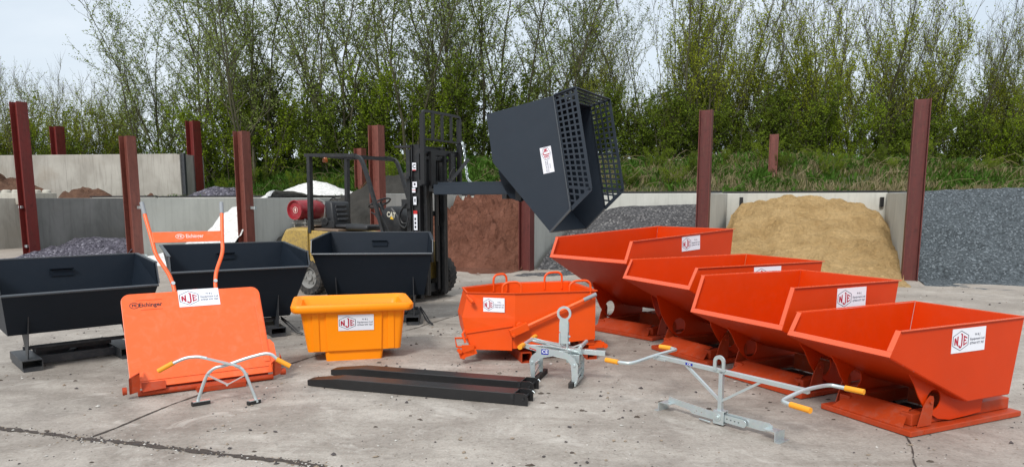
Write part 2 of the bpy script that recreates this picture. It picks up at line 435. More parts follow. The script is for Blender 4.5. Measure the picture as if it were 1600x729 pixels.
LN = [(-.86, -.42), (-.86, .30), (-.70, .36), (-.50, -.08), (-.50, .44), (-.34, .52), (-.34, -.58), (-.50, -.52), (-.70, -.02), (-.70, -.46)]
LJ = [(-.02, .82), (.24, .72), (.24, -.50), (.18, -.70), (.04, -.82), (-.12, -.80), (-.26, -.66), (-.28, -.48), (-.12, -.48), (-.10, -.58), (-.02, -.64), (.06, -.58), (.08, -.48), (.08, .62), (-.02, .66)]
LE = [(.38, .56), (.88, .30), (.88, .16), (.52, .33), (.52, .08), (.74, .06), (.74, -.07), (.52, -.07), (.52, -.37), (.88, -.20), (.88, -.34), (.38, -.60)]
def sticker(parent, c, ux, uy, w=.338, h=.162):
    """white rectangular sign with red hexagon emblem and three lines of print"""
    c = Vector(c); ux = Vector(ux).normalized(); uy = Vector(uy).normalized(); n = ux.cross(uy)
    b = MB(); b.prism([c + ux * (sx * w / 2) + uy * (sy * h / 2) for sx, sy in ((-1, -1), (1, -1), (1, 1), (-1, 1))], n * .002)
    st = b.build('sticker', M['white'], parent, smooth=0)
    e = MB(); oc = c - ux * (w * .245) + n * .002; hw, hh = w * .235, h * .42
    hexo = [(0, 1), (1, .48), (1, -.48), (0, -1), (-1, -.48), (-1, .48)]
    e.mat(1)
    for i in range(6):
        a, d = hexo[i], hexo[(i + 1) % 6]
        q = [(a[0] * hw, a[1] * hh), (d[0] * hw, d[1] * hh), (d[0] * hw * .93, d[1] * hh * .935), (a[0] * hw * .93, a[1] * hh * .935)]
        poly2(e, q, oc, ux, uy, .001)
    e.mat(0)
    for L in (LN, LJ, LE): poly2(e, [(x * hw * .92, y * hh * .9) for x, y in L], oc, ux, uy, .0012)
    e.build('emblem', [M['logo_red'], M['print_grey']], st, smooth=0)
    t = MB(); tx = c + ux * (w * .25) + n * .002
    put_text(t, 'N & J', tx + uy * (h * .20), ux, uy, h * .13, w * .15, .01)
    put_text(t, 'Equipment Ltd', tx + uy * (h * .02), ux, uy, h * .14, w * .43, .01)
    put_text(t, '07944 977 707', tx - uy * (h * .16), ux, uy, h * .14, w * .43, .01)
    t.build('lettering', M['print_grey'], st, smooth=0)
    return st
# ------------------------------------------------------------ camera, sky, sun
cam = bpy.data.cameras.new('camera'); co = bpy.data.objects.new('camera', cam); COL.objects.link(co)
co.location = (0, 0, 1.55); co.rotation_euler = (math.pi / 2 - .139, 0, 0)
cam.sensor_width = 36; cam.lens = 1120 * 36 / 1600; cam.shift_y = (469 - 364.5) / 1600
cam.clip_end = 2000; cam.clip_start = .05
sc.camera = co
w = bpy.data.worlds.new('World'); sc.world = w; w.use_nodes = True
nt = w.node_tree; nt.nodes.clear(); g = N(nt)
SUN_EL, SUN_AZ = 42, 200           # overcast: weak wide sun from behind the camera, a little to the left
sky = g('ShaderNodeTexSky', sky_type='NISHITA', sun_disc=False, sun_elevation=R(SUN_EL), sun_rotation=R(SUN_AZ), air_density=1.0, dust_density=2.0)
tc = g('ShaderNodeTexCoord').outputs['Generated']
cl = g.noise(g.mapping(tc, (1, 1, 2.6)), 2.2, 6, .55, .5)
z = g('ShaderNodeSeparateXYZ', i_Vector=tc).outputs['Z']
cloud = g.mix(g.ramp(cl, [(.35, 0), (.65, 1)]), (6.1, 6.9, 7.7), (7.5, 8.1, 8.7))
cloud = g.mix(g.ramp(z, [(.25, 0), (1.0, 1)]), cloud, (9.8, 10.2, 10.6))
col = g.mix(.86, sky.outputs[0], cloud)
bg = g('ShaderNodeBackground', i_Color=col, i_Strength=.094)
g('ShaderNodeOutputWorld', i_Surface=bg.outputs[0])
sl = bpy.data.lights.new('sun', 'SUN'); sl.energy = 2.1; sl.angle = R(12); sl.color = (1, .965, .92)
so = bpy.data.objects.new('sun', sl); COL.objects.link(so)
a = R(SUN_AZ); e = R(SUN_EL)
sd = Vector((math.sin(a) * math.cos(e), math.cos(a) * math.cos(e), math.sin(e)))   # towards the sun
so.rotation_euler = sd.to_track_quat('Z', 'Y').to_euler()
sc.view_settings.view_transform = 'Standard'; sc.view_settings.look = 'None'; sc.view_settings.gamma = 1
sc.view_settings.exposure = EXPOSURE
sc.render.engine = 'CYCLES'
sc.cycles.max_bounces = 6; sc.cycles.diffuse_bounces = 3; sc.cycles.glossy_bounces = 3; sc.cycles.transmission_bounces = 3; sc.cycles.use_denoising = True
sc.cycles.caustics_reflective = False; sc.cycles.caustics_refractive = False

# ------------------------------------------------------------ ground
b = MB(); b.add([(-400, -100, 0), (400, -100, 0), (400, 700, 0), (-400, 700, 0)], [(0, 1, 2, 3)])
tag(b.build('yard_ground', M['ground'], smooth=0), kind='structure')

def ribbon(mb, pts, w0, seed, zz=.004):
    rnd = random.Random(seed); P = [Vector((*p, 0)) for p in pts]; L = []
    for p, q in zip(P, P[1:]):
        n = max(2, int((q - p).length / .035))
        for i in range(n): L.append(p.lerp(q, i / n))
    L.append(P[-1]); vs = []; fs = []
    ph = rnd.uniform(0, 9)
    for i, p in enumerate(L):
        d = (L[min(i + 1, len(L) - 1)] - L[max(i - 1, 0)]).normalized(); s = Vector((-d.y, d.x, 0))
        j = noise.noise(Vector((i * .12, ph, 0))) * .02
        ww = w0 * (.35 + abs(noise.noise(Vector((i * .21, ph + 3, 1)))) * 2.2 + rnd.uniform(0, .35))
        vs += [p + s * (j + ww / 2 + rnd.uniform(-.25, .25) * w0) + Vector((0, 0, zz)), p + s * (j - ww / 2 + rnd.uniform(-.25, .25) * w0) + Vector((0, 0, zz))]
        if i: fs.append((2 * i - 2, 2 * i - 1, 2 * i + 1, 2 * i))
    mb.add(vs, fs)
C1 = [(-6.5, 5.8), (-3.52, 4.759), (-2.892, 4.558), (-2.48, 4.457), (-1.859, 4.256), (-1.299, 4.103), (-.951, 3.92), (-.3, 3.7), (1.2, 3.3)]
C2 = [(-2.787, 4.558), (-2.735, 4.732), (-2.627, 5.185), (-2.46, 5.83), (-2.128, 6.679), (-1.931, 7.137), (-1.235, 8.516), (-.45, 10.3), (.2, 11.6)]
C3 = [(3.05, 5.6), (2.595, 4.532), (2.327, 3.922), (2.1, 3.4)]
b = MB(); ribbon(b, C1, .046, 1)
tag(b.build('yard_joint', M['crack'], smooth=0), kind='structure')
b = MB(); ribbon(b, C2, .014, 2)
tag(b.build('yard_joint', M['crack'], smooth=0), kind='structure')
b = MB(); ribbon(b, C3, .012, 3)
tag(b.build('yard_joint', M['crack'], smooth=0), kind='structure')
b = MB(); ribbon(b, [(-9, 10.2), (-4.5, 9.3), (-.4, 8.9), (.9, 9.9)], .009, 5)
tag(b.build('yard_joint', M['crack'], smooth=0), kind='structure')
b = MB(); ribbon(b, [(.3, 11.4), (2.5, 10.6), (5.2, 9.9), (10, 8.8)], .010, 4)
tag(b.build('yard_joint', M['crack'], smooth=0), kind='structure')

# loose grit on the yard: nobody could count it
def grit(name, n, area, s0, s1, mats, seed, power=1.6):
    rnd = random.Random(seed); mb = MB()
    for _ in range(n):
        if isinstance(area, list):
            i = rnd.randrange(len(area) - 1); p, q = area[i], area[i + 1]; t = rnd.random()
            x = p[0] + (q[0] - p[0]) * t + rnd.gauss(0, .035); y = p[1] + (q[1] - p[1]) * t + rnd.gauss(0, .035)
        else:
            x = rnd.uniform(area[0], area[1]); y = rnd.uniform(area[2], area[3])
            if noise.noise(Vector((x * .9, y * .9, 5))) + rnd.uniform(-.35, .35) < 0: continue
        s = s0 + (s1 - s0) * rnd.random() ** power
        mb.mat(rnd.choices(range(len(mats)), (5, 3, 2)[:len(mats)])[0])
        pts = []
        for ux, uy, uz in ((1, 0, .3), (0, 1, .35), (-1, 0, .25), (0, -1, .3), (.2, .1, .95), (0, 0, -.1)):
            pts.append(Vector((ux * s * rnd.uniform(.6, 1.2), uy * s * rnd.uniform(.5, 1.0), uz * s * rnd.uniform(.5, 1))))
        rot = Matrix.Rotation(rnd.uniform(0, 6.3), 3, 'Z')
        mb.add([rot @ p + Vector((x, y, 0)) for p in pts], [(0, 1, 4), (1, 2, 4), (2, 3, 4), (3, 0, 4), (1, 0, 5), (2, 1, 5), (3, 2, 5), (0, 3, 5)])
    return tag(mb.build(name, mats, smooth=0), 'loose stone chips and grit scattered over the concrete yard', 'grit', kind='stuff')
PS = [simple('dark chip', (.07, .06, .06), .9), simple('tan chip', (.30, .24, .18), .9), simple('pale chip', (.58, .56, .52), .9)]
grit('loose_grit', 3600, (-5.5, 5.5, 3.8, 9.0), .006, .023, PS, 11, 3.0)
def clods(n, seed):
    rnd = random.Random(seed); mb = MB()
    for _ in range(n):
        x = rnd.uniform(-5, 5); y = rnd.uniform(3.9, 9.5); s = .008 + .026 * rnd.random() ** 2.2
        if noise.noise(Vector((x * .8, y * .8, 9))) + rnd.uniform(-.25, .25) < .05: continue
        k = rnd.randint(6, 9); a0 = rnd.uniform(0, 6); st = rnd.uniform(.35, .9)
        c_ = Vector((x, y, 0)); ring = [c_ + Vector((math.cos(a0 + 6.283 * i / k) * s * rnd.uniform(.6, 1.2), math.sin(a0 + 6.283 * i / k) * s * st * rnd.uniform(.6, 1.2), .001)) for i in range(k)]
        inn = [p.lerp(c_, .5) + Vector((0, 0, s * rnd.uniform(.15, .4))) for p in ring]; b0 = ring + inn + [c_ + Vector((0, 0, s * .35))]
        mb.add(b0, [(i, (i + 1) % k, (i + 1) % k + k, i + k) for i in range(k)] + [(i + k, (i + 1) % k + k, 2 * k) for i in range(k)])
    tag(mb.build('dirt_clods', [simple('dried dirt', (.09, .07, .055), .95, .4, 30)], smooth=0), 'flattened bits of dried dirt scattered over the concrete yard', 'dirt', kind='stuff')
clods(480, 41)
tag(grit('joint_grit', 900, C1, .004, .014, PS, 12), 'stone chips packed along the open joint in the concrete', 'grit', kind='stuff')
tag(grit('far_grit', 900, (-12, 12, 8.5, 15), .008, .028, PS, 13), 'scattered stones on the yard in front of the bays', 'grit', kind='stuff')

# ------------------------------------------------------------ storage bays
POST = {1: (-13.4, 20.0, 4.18), 3: (-9.85, 18.75, 3.17), 5: (-6.57, 17.8, 3.2), 6: (-3.13, 16.9, 3.25), 8: (.32, 15.9, 3.3), 9: (3.94, 14.9, 3.35), 11: (7.74, 13.9, 3.43)}
OFF = Vector((1.68, 4.0))
FRONT = [Vector((-17.0, 21.1))] + [Vector(POST[k][:2]) for k in (1, 3, 5, 6, 8, 9, 11)] + [Vector((11.4, 12.9))]
def hbeam(name, label, x, y, z0, z1, rz, mat, s=.26, lean=0, group=None):
    """H section column: two flanges and a web as one rolled piece, base plate as a part"""
    t = thing(name, label, 'post', (x, y, z0), rz, group)
    h = s / 2; f = .016; wb = .006
    prof = [(-h, -h), (-h + f, -h), (-h + f, -wb), (h - f, -wb), (h - f, -h), (h, -h), (h, h), (h - f, h), (h - f, wb), (-h + f, wb), (-h + f, h), (-h, h)]
    b = MB(); b.prism([(px, py, 0) for px, py in prof], (lean, 0, z1 - z0)); b.build('column', M[mat], t, smooth=0)
    return t
SR = -math.atan2(.42, 1)
G1 = 'red steel H section posts along the bay fronts'
hbeam('steel_post', 'tall dark red steel post at the far left, higher than the other bay posts', *POST[1][:2], 0, POST[1][2], SR, 'post_red', .30, group=G1)
hbeam('steel_post', 'brownish red steel post rising behind the left handle of the orange panel cart', *POST[3][:2], 0, POST[3][2], SR, 'post_brown', .28, group=G1)
hbeam('steel_post', 'brownish red steel post beside the white stone heap, left of the gas cylinder', *POST[5][:2], 0, POST[5][2], SR, 'post_brown', .28, group=G1)
hbeam('steel_post', 'red steel post seen through the forklift cab behind the steering wheel', *POST[6][:2], 0, POST[6][2], SR, 'post_brown', .27, group=G1)
hbeam('steel_post', 'dark red steel post under the raised charcoal bucket, right of the red sand', *POST[8][:2], 0, 2.1, SR, 'post_dark', .27, group=G1)
hbeam('steel_post', 'brown red steel post left of the yellow sand bay', *POST[9][:2], 0, POST[9][2], SR, 'post_dark', .25, group=G1)
hbeam('steel_post', 'tall brown red steel post between yellow sand and blue grey chippings', *POST[11][:2], 0, POST[11][2], SR, 'post_dark', .27, group=G1)
G2 = 'steel posts standing behind the bays'
hbeam('steel_post', 'short red steel post behind the upper left concrete wall', -17.75, 28.6, 1.4, 4.38, SR, 'post_red', .36, group=G2)
hbeam('steel_post', 'bright red steel post at the right end of the upper concrete wall', -11.65, 26.8, 1.4, 4.4, SR, 'post_red', .36, group=G2)
hbeam('steel_post', 'small brownish post beyond the forklift roof', -5.2, 25, 1.4, 3.3, SR, 'post_brown', .3, group=G2)
hbeam('steel_post', 'short brown post on the bank above the yellow sand', 7.63, 21.3, 1.4, 3.44, SR, 'post_brown', .24, group=G2)

def wall(name, label, p, q, z0, z1, z2, th, mat, group=None, strip=False, joints=()):
    """upright concrete wall panel from p to q, top going z1 -> z2; pale arris on its top edge"""
    p = Vector(p); q = Vector(q); d = (q - p); L = d.length; ang = math.atan2(d.y, d.x)
    t = thing(name, label, 'wall', (p.x, p.y, z0), ang, group)
    b = MB(); c = .012
    n = max(1, int(L / 2.4)); H = [(z1 - z0) + (z2 - z1) * i / n for i in range(n + 1)]
    for i in range(n):
        x0, x1 = L * i / n + (.004 if i else 0), L * (i + 1) / n - (.004 if i < n - 1 else 0)
        h0, h1 = H[i], H[i + 1]
        vs = [(x0, 0, 0), (x1, 0, 0), (x1, th, 0), (x0, th, 0), (x0, 0, h0 - c), (x1, 0, h1 - c), (x1, c, h1), (x0, c, h0), (x1, th - c, h1), (x0, th - c, h0), (x1, th, h1 - c), (x0, th, h0 - c)]
        b.add(vs, [(0, 1, 5, 4), (4, 5, 6, 7), (7, 6, 8, 9), (9, 8, 10, 11), (2, 3, 11, 10), (3, 0, 4, 7, 9, 11), (1, 2, 10, 8, 6, 5), (0, 3, 2, 1)])
    b.build('panel', M[mat], t, smooth=0)
    if strip:
        b = MB(); b.prism([(0, .02, H[0] + .002), (L, .02, H[-1] + .002), (L, .02, H[-1] + .055), (0, .02, H[0] + .05)], (0, .08, 0)); b.build('rubber_strip', M['membrane'], t, smooth=0)
    return t
GW = 'concrete bay walls'
side_lab = ['mottled concrete side wall left of the slate heap, cut by the picture edge', 'grey stained concrete wall rising behind the dark slate heap', 'pale concrete side wall behind the orange panel cart handles and white heap', 'pale concrete wall with dark sand against it, left of the forklift',
            'concrete side wall behind the forklift mast', 'light concrete side wall under the raised charcoal bucket', 'pale concrete side wall left of the yellow sand', 'pale concrete side wall right of the yellow sand']
side_mat = ['wall_old', 'wall_grey', 'wall', 'wall', 'wall', 'wall', 'wall', 'wall']
for i, (P, l, m_) in enumerate(zip(FRONT[:8], side_lab, side_mat)):
    s = OFF.normalized(); a0 = P + s * .15
    zt = 1.60 if i < 4 else 1.70
    wall('bay_wall', l, (a0.x + .02, a0.y), (P.x + OFF.x, P.y + OFF.y), 0, zt, zt + .02, .15, m_, GW)
rear_lab = ['concrete rear wall behind the far left bay', 'concrete rear wall of the slate bay', 'concrete rear wall of the white stone bay', 'concrete rear wall behind the dark sand and forklift', 'concrete rear wall of the red sand bay',
            'concrete rear wall above the grey gravel heap', 'concrete rear wall above the yellow sand', 'concrete rear wall behind the blue grey chippings']
for i, l in enumerate(rear_lab):
    p = FRONT[i] + OFF; q = FRONT[i + 1] + OFF
    zt = 1.63 if i < 4 else (1.66 if i == 4 else 1.72)
    wall('bay_wall', l, (p.x - .10, p.y + .04), (q.x - .12, q.y + .04), 0, zt, zt + .01, .16, 'wall_old' if i < 3 else 'wall', GW, strip=True)
# galvanised clips bolted between posts and walls
for k, (x, y, zz) in enumerate([(-13.56, 19.95, 1.36), (-13.5, 19.95, .28), (-9.64, 18.70, 1.36), (-6.35, 17.75, 1.36), (-9.60, 18.70, .12)]):
    b = MB(); b.box(-.09, .09, -.012, .012, -.035, .035); b.box(.07, .09, -.05, -.012, -.035, .035)
    o = b.build('wall_clip', M['zinc'], smooth=0, loc=(x, y, zz), rz=SR)
    tag(o, ['upper steel clip on the left side of the tallest left post', 'lower steel clip near the foot of the tallest left post', 'steel clip on the post behind the orange cart', 'steel clip on the post beside the white heap', 'low steel clip at the foot of the post behind the orange cart'][k], 'clip', 'steel clips holding walls to posts')
# upper wall at the left with its return end
t = wall('retaining_wall', 'long weathered concrete wall on the higher level at the left', (-24.0, 29.4), (-11.95, 26.03), 1.3, 3.3, 3.18, .2, 'wall_old')
wl = wall('bay_wall', 'long concrete wall running on past the left edge of the picture', (-32.0, 29.4), (-15.45, 25.1), 0, 1.63, 1.64, .16, 'wall_old', GW)
b = MB(); b.box(12.515, 12.66, -.05, 1.2, 0, 1.86); b.build('return_end', M['wall_old'], t, smooth=0)
b = MB(); b.box(12.68, 12.80, 0, .1, -.1, 1.9); b.build('edge_channel', M['charcoal_frame'], t, smooth=0)

# interlocking blocks behind the left wall
for k in range(2):
    t = thing('stacking_block', ['pale studded concrete block on the upper level, left of the soil heap', 'pale studded concrete block at the picture edge on the upper level'][k], 'block', (-15.9 - 1.66 * k, 23.75 + .46 * k, 1.4), R(-15.6))
    b = MB(); b.box(-.8, .8, -.4, .4, 0, .38); b.build('body', M['block'], t, smooth=0, bevel=.02)
    for ix in range(4):
        for iy in range(2):
            b = MB(); b.lathe([(.13, 0), (.13, .06), (.09, .1), (0, .1)], (-.6 + .4 * ix, -.2 + .4 * iy, .38), (0, 0, 1), 12); b.build('stud', M['block'], t)

def fbm(x, y, s, o=4, zz=0.0): return noise.fractal(Vector((x * s, y * s, zz)), 1.0, 2.1, o)
def sst(a, b, x):
    t = min(1, max(0, (x - a) / (b - a))); return t * t * (3 - 2 * t)
def interp(x, pts):
    if x <= pts[0][0]: return pts[0][1]
    for (a, u), (b_, v) in zip(pts, pts[1:]):
        if x <= b_: return u + (v - u) * sst(a, b_, x)
    return pts[-1][1]
def bay_heap(name, label, i, mat, crest, b0, b1, rough=.05, lump=0, spill=.02, nx=110, ny=90, steep=1.0, bf=-.35, seed=0.0, cat='heap'):
    """loose heap in bay i; crest(a) across the bay, rising from depth b0(a) to b1(a)"""
    A = FRONT[i]; D = FRONT[i + 1] - A; mb = MB(); vs = []
    for iy in range(ny + 1):
        bb = bf + (1.0 - bf) * iy / ny
        for ix in range(nx + 1):
            aa = ix / nx
            p = A + D * (aa * .93 + .045) + OFF * bb
            wob = .10 * fbm(p.x + seed, p.y, .9, 3) + .02 * fbm(p.x, p.y, 6, 2)
            f0 = b0(aa) + wob; f1 = b1(aa) + wob
            t = (bb - f0) / max(.05, f1 - f0)
            tt = min(1, max(0, t)); hgt = crest(aa) * (tt ** steep) * (1 - .10 * max(0, min(1, t - 1)))
            if tt >= 1: hgt = crest(aa) - .12 * (t - 1)
            zz = hgt + (rough * fbm(p.x + seed, p.y, 1.6, 5) + lump * abs(fbm(p.x, p.y + seed, 2.6, 5))) * sst(0, .25, tt)
            if t <= 0: zz = spill * (fbm(p.x, p.y + seed, 1.1, 4) + .35) - .03 * max(0, -t) * 1.2 - (.05 if bb < bf + .06 else 0)
            vs.append((p.x, p.y, zz))
    fs = [(iy * (nx + 1) + ix, iy * (nx + 1) + ix + 1, (iy + 1) * (nx + 1) + ix + 1, (iy + 1) * (nx + 1) + ix) for iy in range(ny) for ix in range(nx)]
    mb.add(vs, fs)
    return tag(mb.build(name, M[mat], smooth=0 if mat in ('slate',) else 180), label, cat)
K = lambda v: (lambda a: v)
bay_heap('slate_heap', 'low heap of dark purple grey slate chips behind the black skip at the left', 1, 'slate', lambda a: interp(a, [(0, .45), (.5, .42), (.8, .85), (1, 1.2)]), K(-.12), K(.3), .05, .03, seed=3)
bay_heap('white_stone_heap', 'bright white stone heap sloping up beside the brown post', 2, 'white_stone', lambda a: interp(a, [(0, .05), (.3, .5), (.65, 1.38), (1, 1.8)]), K(-.22), K(.28), .03, seed=5)
bay_heap('dark_sand_heap', 'tall dark grey sand heap behind the forklift seat', 3, 'sand_dark', lambda a: interp(a, [(0, 1.46), (.2, 1.62), (.45, 2.12), (.8, 2.3), (1, 2.0)]), K(-.02), lambda a: .60 + .25 * a, .06, .05, seed=7)
bay_heap('red_sand_heap', 'lumpy reddish brown sand heap right of the forklift mast', 4, 'sand_red', lambda a: interp(a, [(0, 1.35), (.35, 1.75), (.7, 1.85), (1, 1.8)]), lambda a: .04 - .05 * a, lambda a: .8 + .06 * math.sin(a * 7), .20, .42, .035, 170, 140, .8, seed=9)
bay_heap('grey_gravel_heap', 'mid grey gravel heap between the raised bucket and the yellow sand', 5, 'gravel_grey', lambda a: interp(a, [(0, 1.15), (.3, 1.38), (1, 1.46)]), K(.02), K(.85), .03, seed=11)
bay_heap('yellow_sand_heap', 'large yellow sand heap filling the bay between two posts', 6, 'sand_yellow', lambda a: interp(a, [(0, 1.12), (.07, 1.36), (.2, 1.50), (.36, 1.69), (.5, 1.67), (.62, 1.57), (.8, 1.46), (.92, 1.28), (1, .92)]), lambda a: -.06 + .05 * math.sin(a * 5) + .08 * abs(math.sin(a * 9)) * (1 - a), lambda a: interp(a, [(0, .86), (.5, .98), (.85, .90), (1, .8)]), .09, .07, .06, 200, 170, 1.0, seed=13)
bay_heap('chippings_heap', 'wide slope of blue grey stone chippings at the right edge', 7, 'chip_blue', lambda a: interp(a, [(0, 1.72), (.3, 1.80), (1, 1.86)]), K(.0), K(.93), .025, seed=15)

for k, (x, y) in enumerate(((5.93, 18.72), (9.16, 17.92))):
    b = MB(); b.box(-.04, .04, -.03, .03, 0, .24)
    tag(b.build('wall_bracket', M['black'], smooth=0, loc=(x, y, 1.38)), ['black wall bracket at the left rear corner of the yellow sand bay', 'black wall bracket at the right rear corner of the yellow sand bay'][k], 'bracket', 'black brackets in the wall corners')
# heaps on the upper level, behind the walls
def mound(name, label, x, y, z0, rx, ry, h, mat, seed, rough=.08):
    mb = MB(); n, m_ = 48, 16; vs = []
    for j in range(m_ + 1):
        r = j / m_
        for i in range(n):
            t = 2 * math.pi * i / n; px, py = math.cos(t) * r * rx, math.sin(t) * r * ry
            zz = h * (1 - r ** 1.25) + rough * fbm(px + seed, py, 2.2, 4) * (1 - r) * 2
            vs.append((px, py, zz - (.15 if j == m_ else 0)))
    fs = [(j * n + i, j * n + (i + 1) % n, (j + 1) * n + (i + 1) % n, (j + 1) * n + i) for j in range(m_) for i in range(n)]
    fs = [f[::-1] for f in fs]
    mb.add(vs, fs)
    return tag(mb.build(name, M[mat], smooth=180 if mat != 'slate' else 0, loc=(x, y, z0)), label, 'heap')
mound('slate_heap', 'far slate heap showing above the wall between two red posts', -10.0, 24.9, 1.4, 1.8, 1.2, .62, 'slate', 2, .05)
mound('white_stone_heap', 'white stone heap on the upper level behind the gas cylinder', -6.6, 24.4, 1.4, 2.2, 1.5, .78, 'white_stone', 4, .05)
mound('soil_heap', 'brown soil heap above the left wall behind the brown post', -14.9, 25.3, 1.4, 1.5, .9, .55, 'soil', 6, .2)
mound('soil_heap', 'larger brown soil heap at the far left upper level', -18.8, 26.4, 1.4, 2.6, 1.0, 1.15, 'soil', 8, .25)
mound('soil_heap', 'tiny brown soil heap near the right end of the upper wall', -12.3, 24.9, 1.4, .4, .4, .3, 'soil', 10, .2)

# ------------------------------------------------------------ bank behind the bays
def yr(x): return 20.47 - .28 * x + .35
def bank_z(x, y):
    t = y - yr(x); cz = interp(x, [(-14, 2.8), (-9, 2.98), (-4.5, 3.02), (.5, 2.8), (4, 2.68), (8.7, 2.82), (12, 2.6), (17, 2.1), (30, 2.0)])
    cd = interp(x, [(-13, 3.2), (-10, 4.5), (-4, 4.6), (4, 4.8), (17, 5.0)])
    st = interp(x, [(-12.6, 5.6), (-11.5, 2.4), (-4, 1.6), (0, .6), (4, .15)])
    zz = 1.42 + (cz - 1.42) * sst(st, st + cd, t) ** .8
    zz += .10 * fbm(x, y, .8, 4) * sst(st, st + 1, t) if t > 0 else 0
    zz *= 1 - sst(42, 52, y)
    return zz
mb = MB(); vs = []; nx, ny = 230, 90
for j in range(ny + 1):
    for i in range(nx + 1):
        x = -52 + 96 * i / nx; t = (j / ny) ** 1.6 * 36; y = yr(x) - .2 + t
        zz = bank_z(x, y)
        if j == ny or i in (0, nx): zz = -.1
        vs.append((x, y, zz))
mb.add(vs, [(j * (nx + 1) + i, j * (nx + 1) + i + 1, (j + 1) * (nx + 1) + i + 1, (j + 1) * (nx + 1) + i) for j in range(ny) for i in range(nx)])
tag(mb.build('grass_bank', M['bank_soil'], smooth=180), kind='structure')
o = MB().prism([(-.6, 0, 0), (.6, 0, 0), (.6, .5, 0), (-.6, .5, 0)], (0, 0, .22)).build('concrete_slab', M['block'], smooth=0, bevel=.02, loc=(5.95, 25.0, bank_z(5.95, 25.2) - .02), rz=R(-6))
tag(o, 'pale concrete slab lying on top of the grassy bank', 'slab')

def blades(name, label, n, dens, h0, h1, wd, mat, seed, cat='grass', lean=.5):
    rnd = random.Random(seed); vs = []; fs = []; k = 0
    while k < n:
        x = rnd.uniform(-13, 20); t = rnd.random() ** 1.1 * 7.5; y = yr(x) + .05 + t
        if abs(x) / y > .78: continue
        if rnd.random() > dens(x, t, fbm(x, y, .9, 3, seed)): 
            continue
        k += 1
        for _ in range(3):
            px, py = x + rnd.gauss(0, .07), y + rnd.gauss(0, .07); zz = bank_z(px, py) - .02
            h = rnd.uniform(h0, h1); a = rnd.uniform(0, 6.28); lx, ly = math.cos(a) * h * lean * rnd.random(), math.sin(a) * h * lean * rnd.random() - h * .15
            a2 = rnd.uniform(0, 3.14); wx, wy = math.cos(a2) * wd, math.sin(a2) * wd; b = len(vs)
            vs += [(px - wx, py - wy, zz), (px + wx, py + wy, zz), (px + lx * .4 + wx * .8, py + ly * .4 + wy * .8, zz + h * .6), (px + lx * .4 - wx * .8, py + ly * .4 - wy * .8, zz + h * .6), (px + lx, py + ly, zz + h * (1 - .35 * lean * rnd.random()))]
            fs += [(b, b + 1, b + 2, b + 3), (b + 3, b + 2, b + 4)]
    me = bpy.data.meshes.new(name); me.from_pydata(vs, [], fs); me.materials.append(M[mat]); me.update()
    o = bpy.data.objects.new(name, me); COL.objects.link(o)
    return tag(o, label, cat, kind='stuff')
crestt = lambda x: interp(x, [(-12, 5.5), (-4, 5), (0, 4.5), (4, 4.2), (20, 4.2)])
blades('bank_grass', 'short green grass along the top of the bank', 22000, lambda x, t, f: .22 + .7 * sst(1.8, 3.8, t) + .5 * (f > .12), .08, .24, .011, 'grass', 21)
blades('dry_grass', 'straw coloured dry grass hanging down the bank face', 9000, lambda x, t, f: (.2 if x < -1 else .9) * (1 - .7 * sst(3.2, 4.6, t)) * (f < .14) + .05, .14, .40, .008, 'grass_dry', 22, lean=1.1)
blades('bank_nettles', 'bright green nettles and ivy growing on the bank', 14000, lambda x, t, f: (1.0 if x < 0.5 else .18) * sst(1.3, 2.6, t) * (f > -.3) + (.6 if f > .22 else 0), .12, .42, .034, 'ivy', 23, 'nettles', .9)
rnd = random.Random(31); mb = MB()
for _ in range(260):
    x = rnd.uniform(-12, 18); t = rnd.uniform(.6, 6.0); y = yr(x) + t; zz = bank_z(x, y); L = rnd.uniform(.5, 1.5); a = rnd.gauss(0, .7); s = rnd.choice((-1, 1))
    P = [Vector((x + s * L * .75 * q + .15 * math.sin(a), y - .35 * L * q * abs(math.cos(a)), zz + L * (q * rnd.uniform(.9, 1.1) * 1.1 - 1.0 * q * q))) for q in (0, .3, .6, .85, 1)]
    mb.tube(P, [.008, .007, .006, .005, .003], 3, cap=False)
tag(mb.build('bramble_stems', [M['grass_dry']], smooth=0), 'bare arching bramble stems on the bank', 'brambles', kind='stuff')

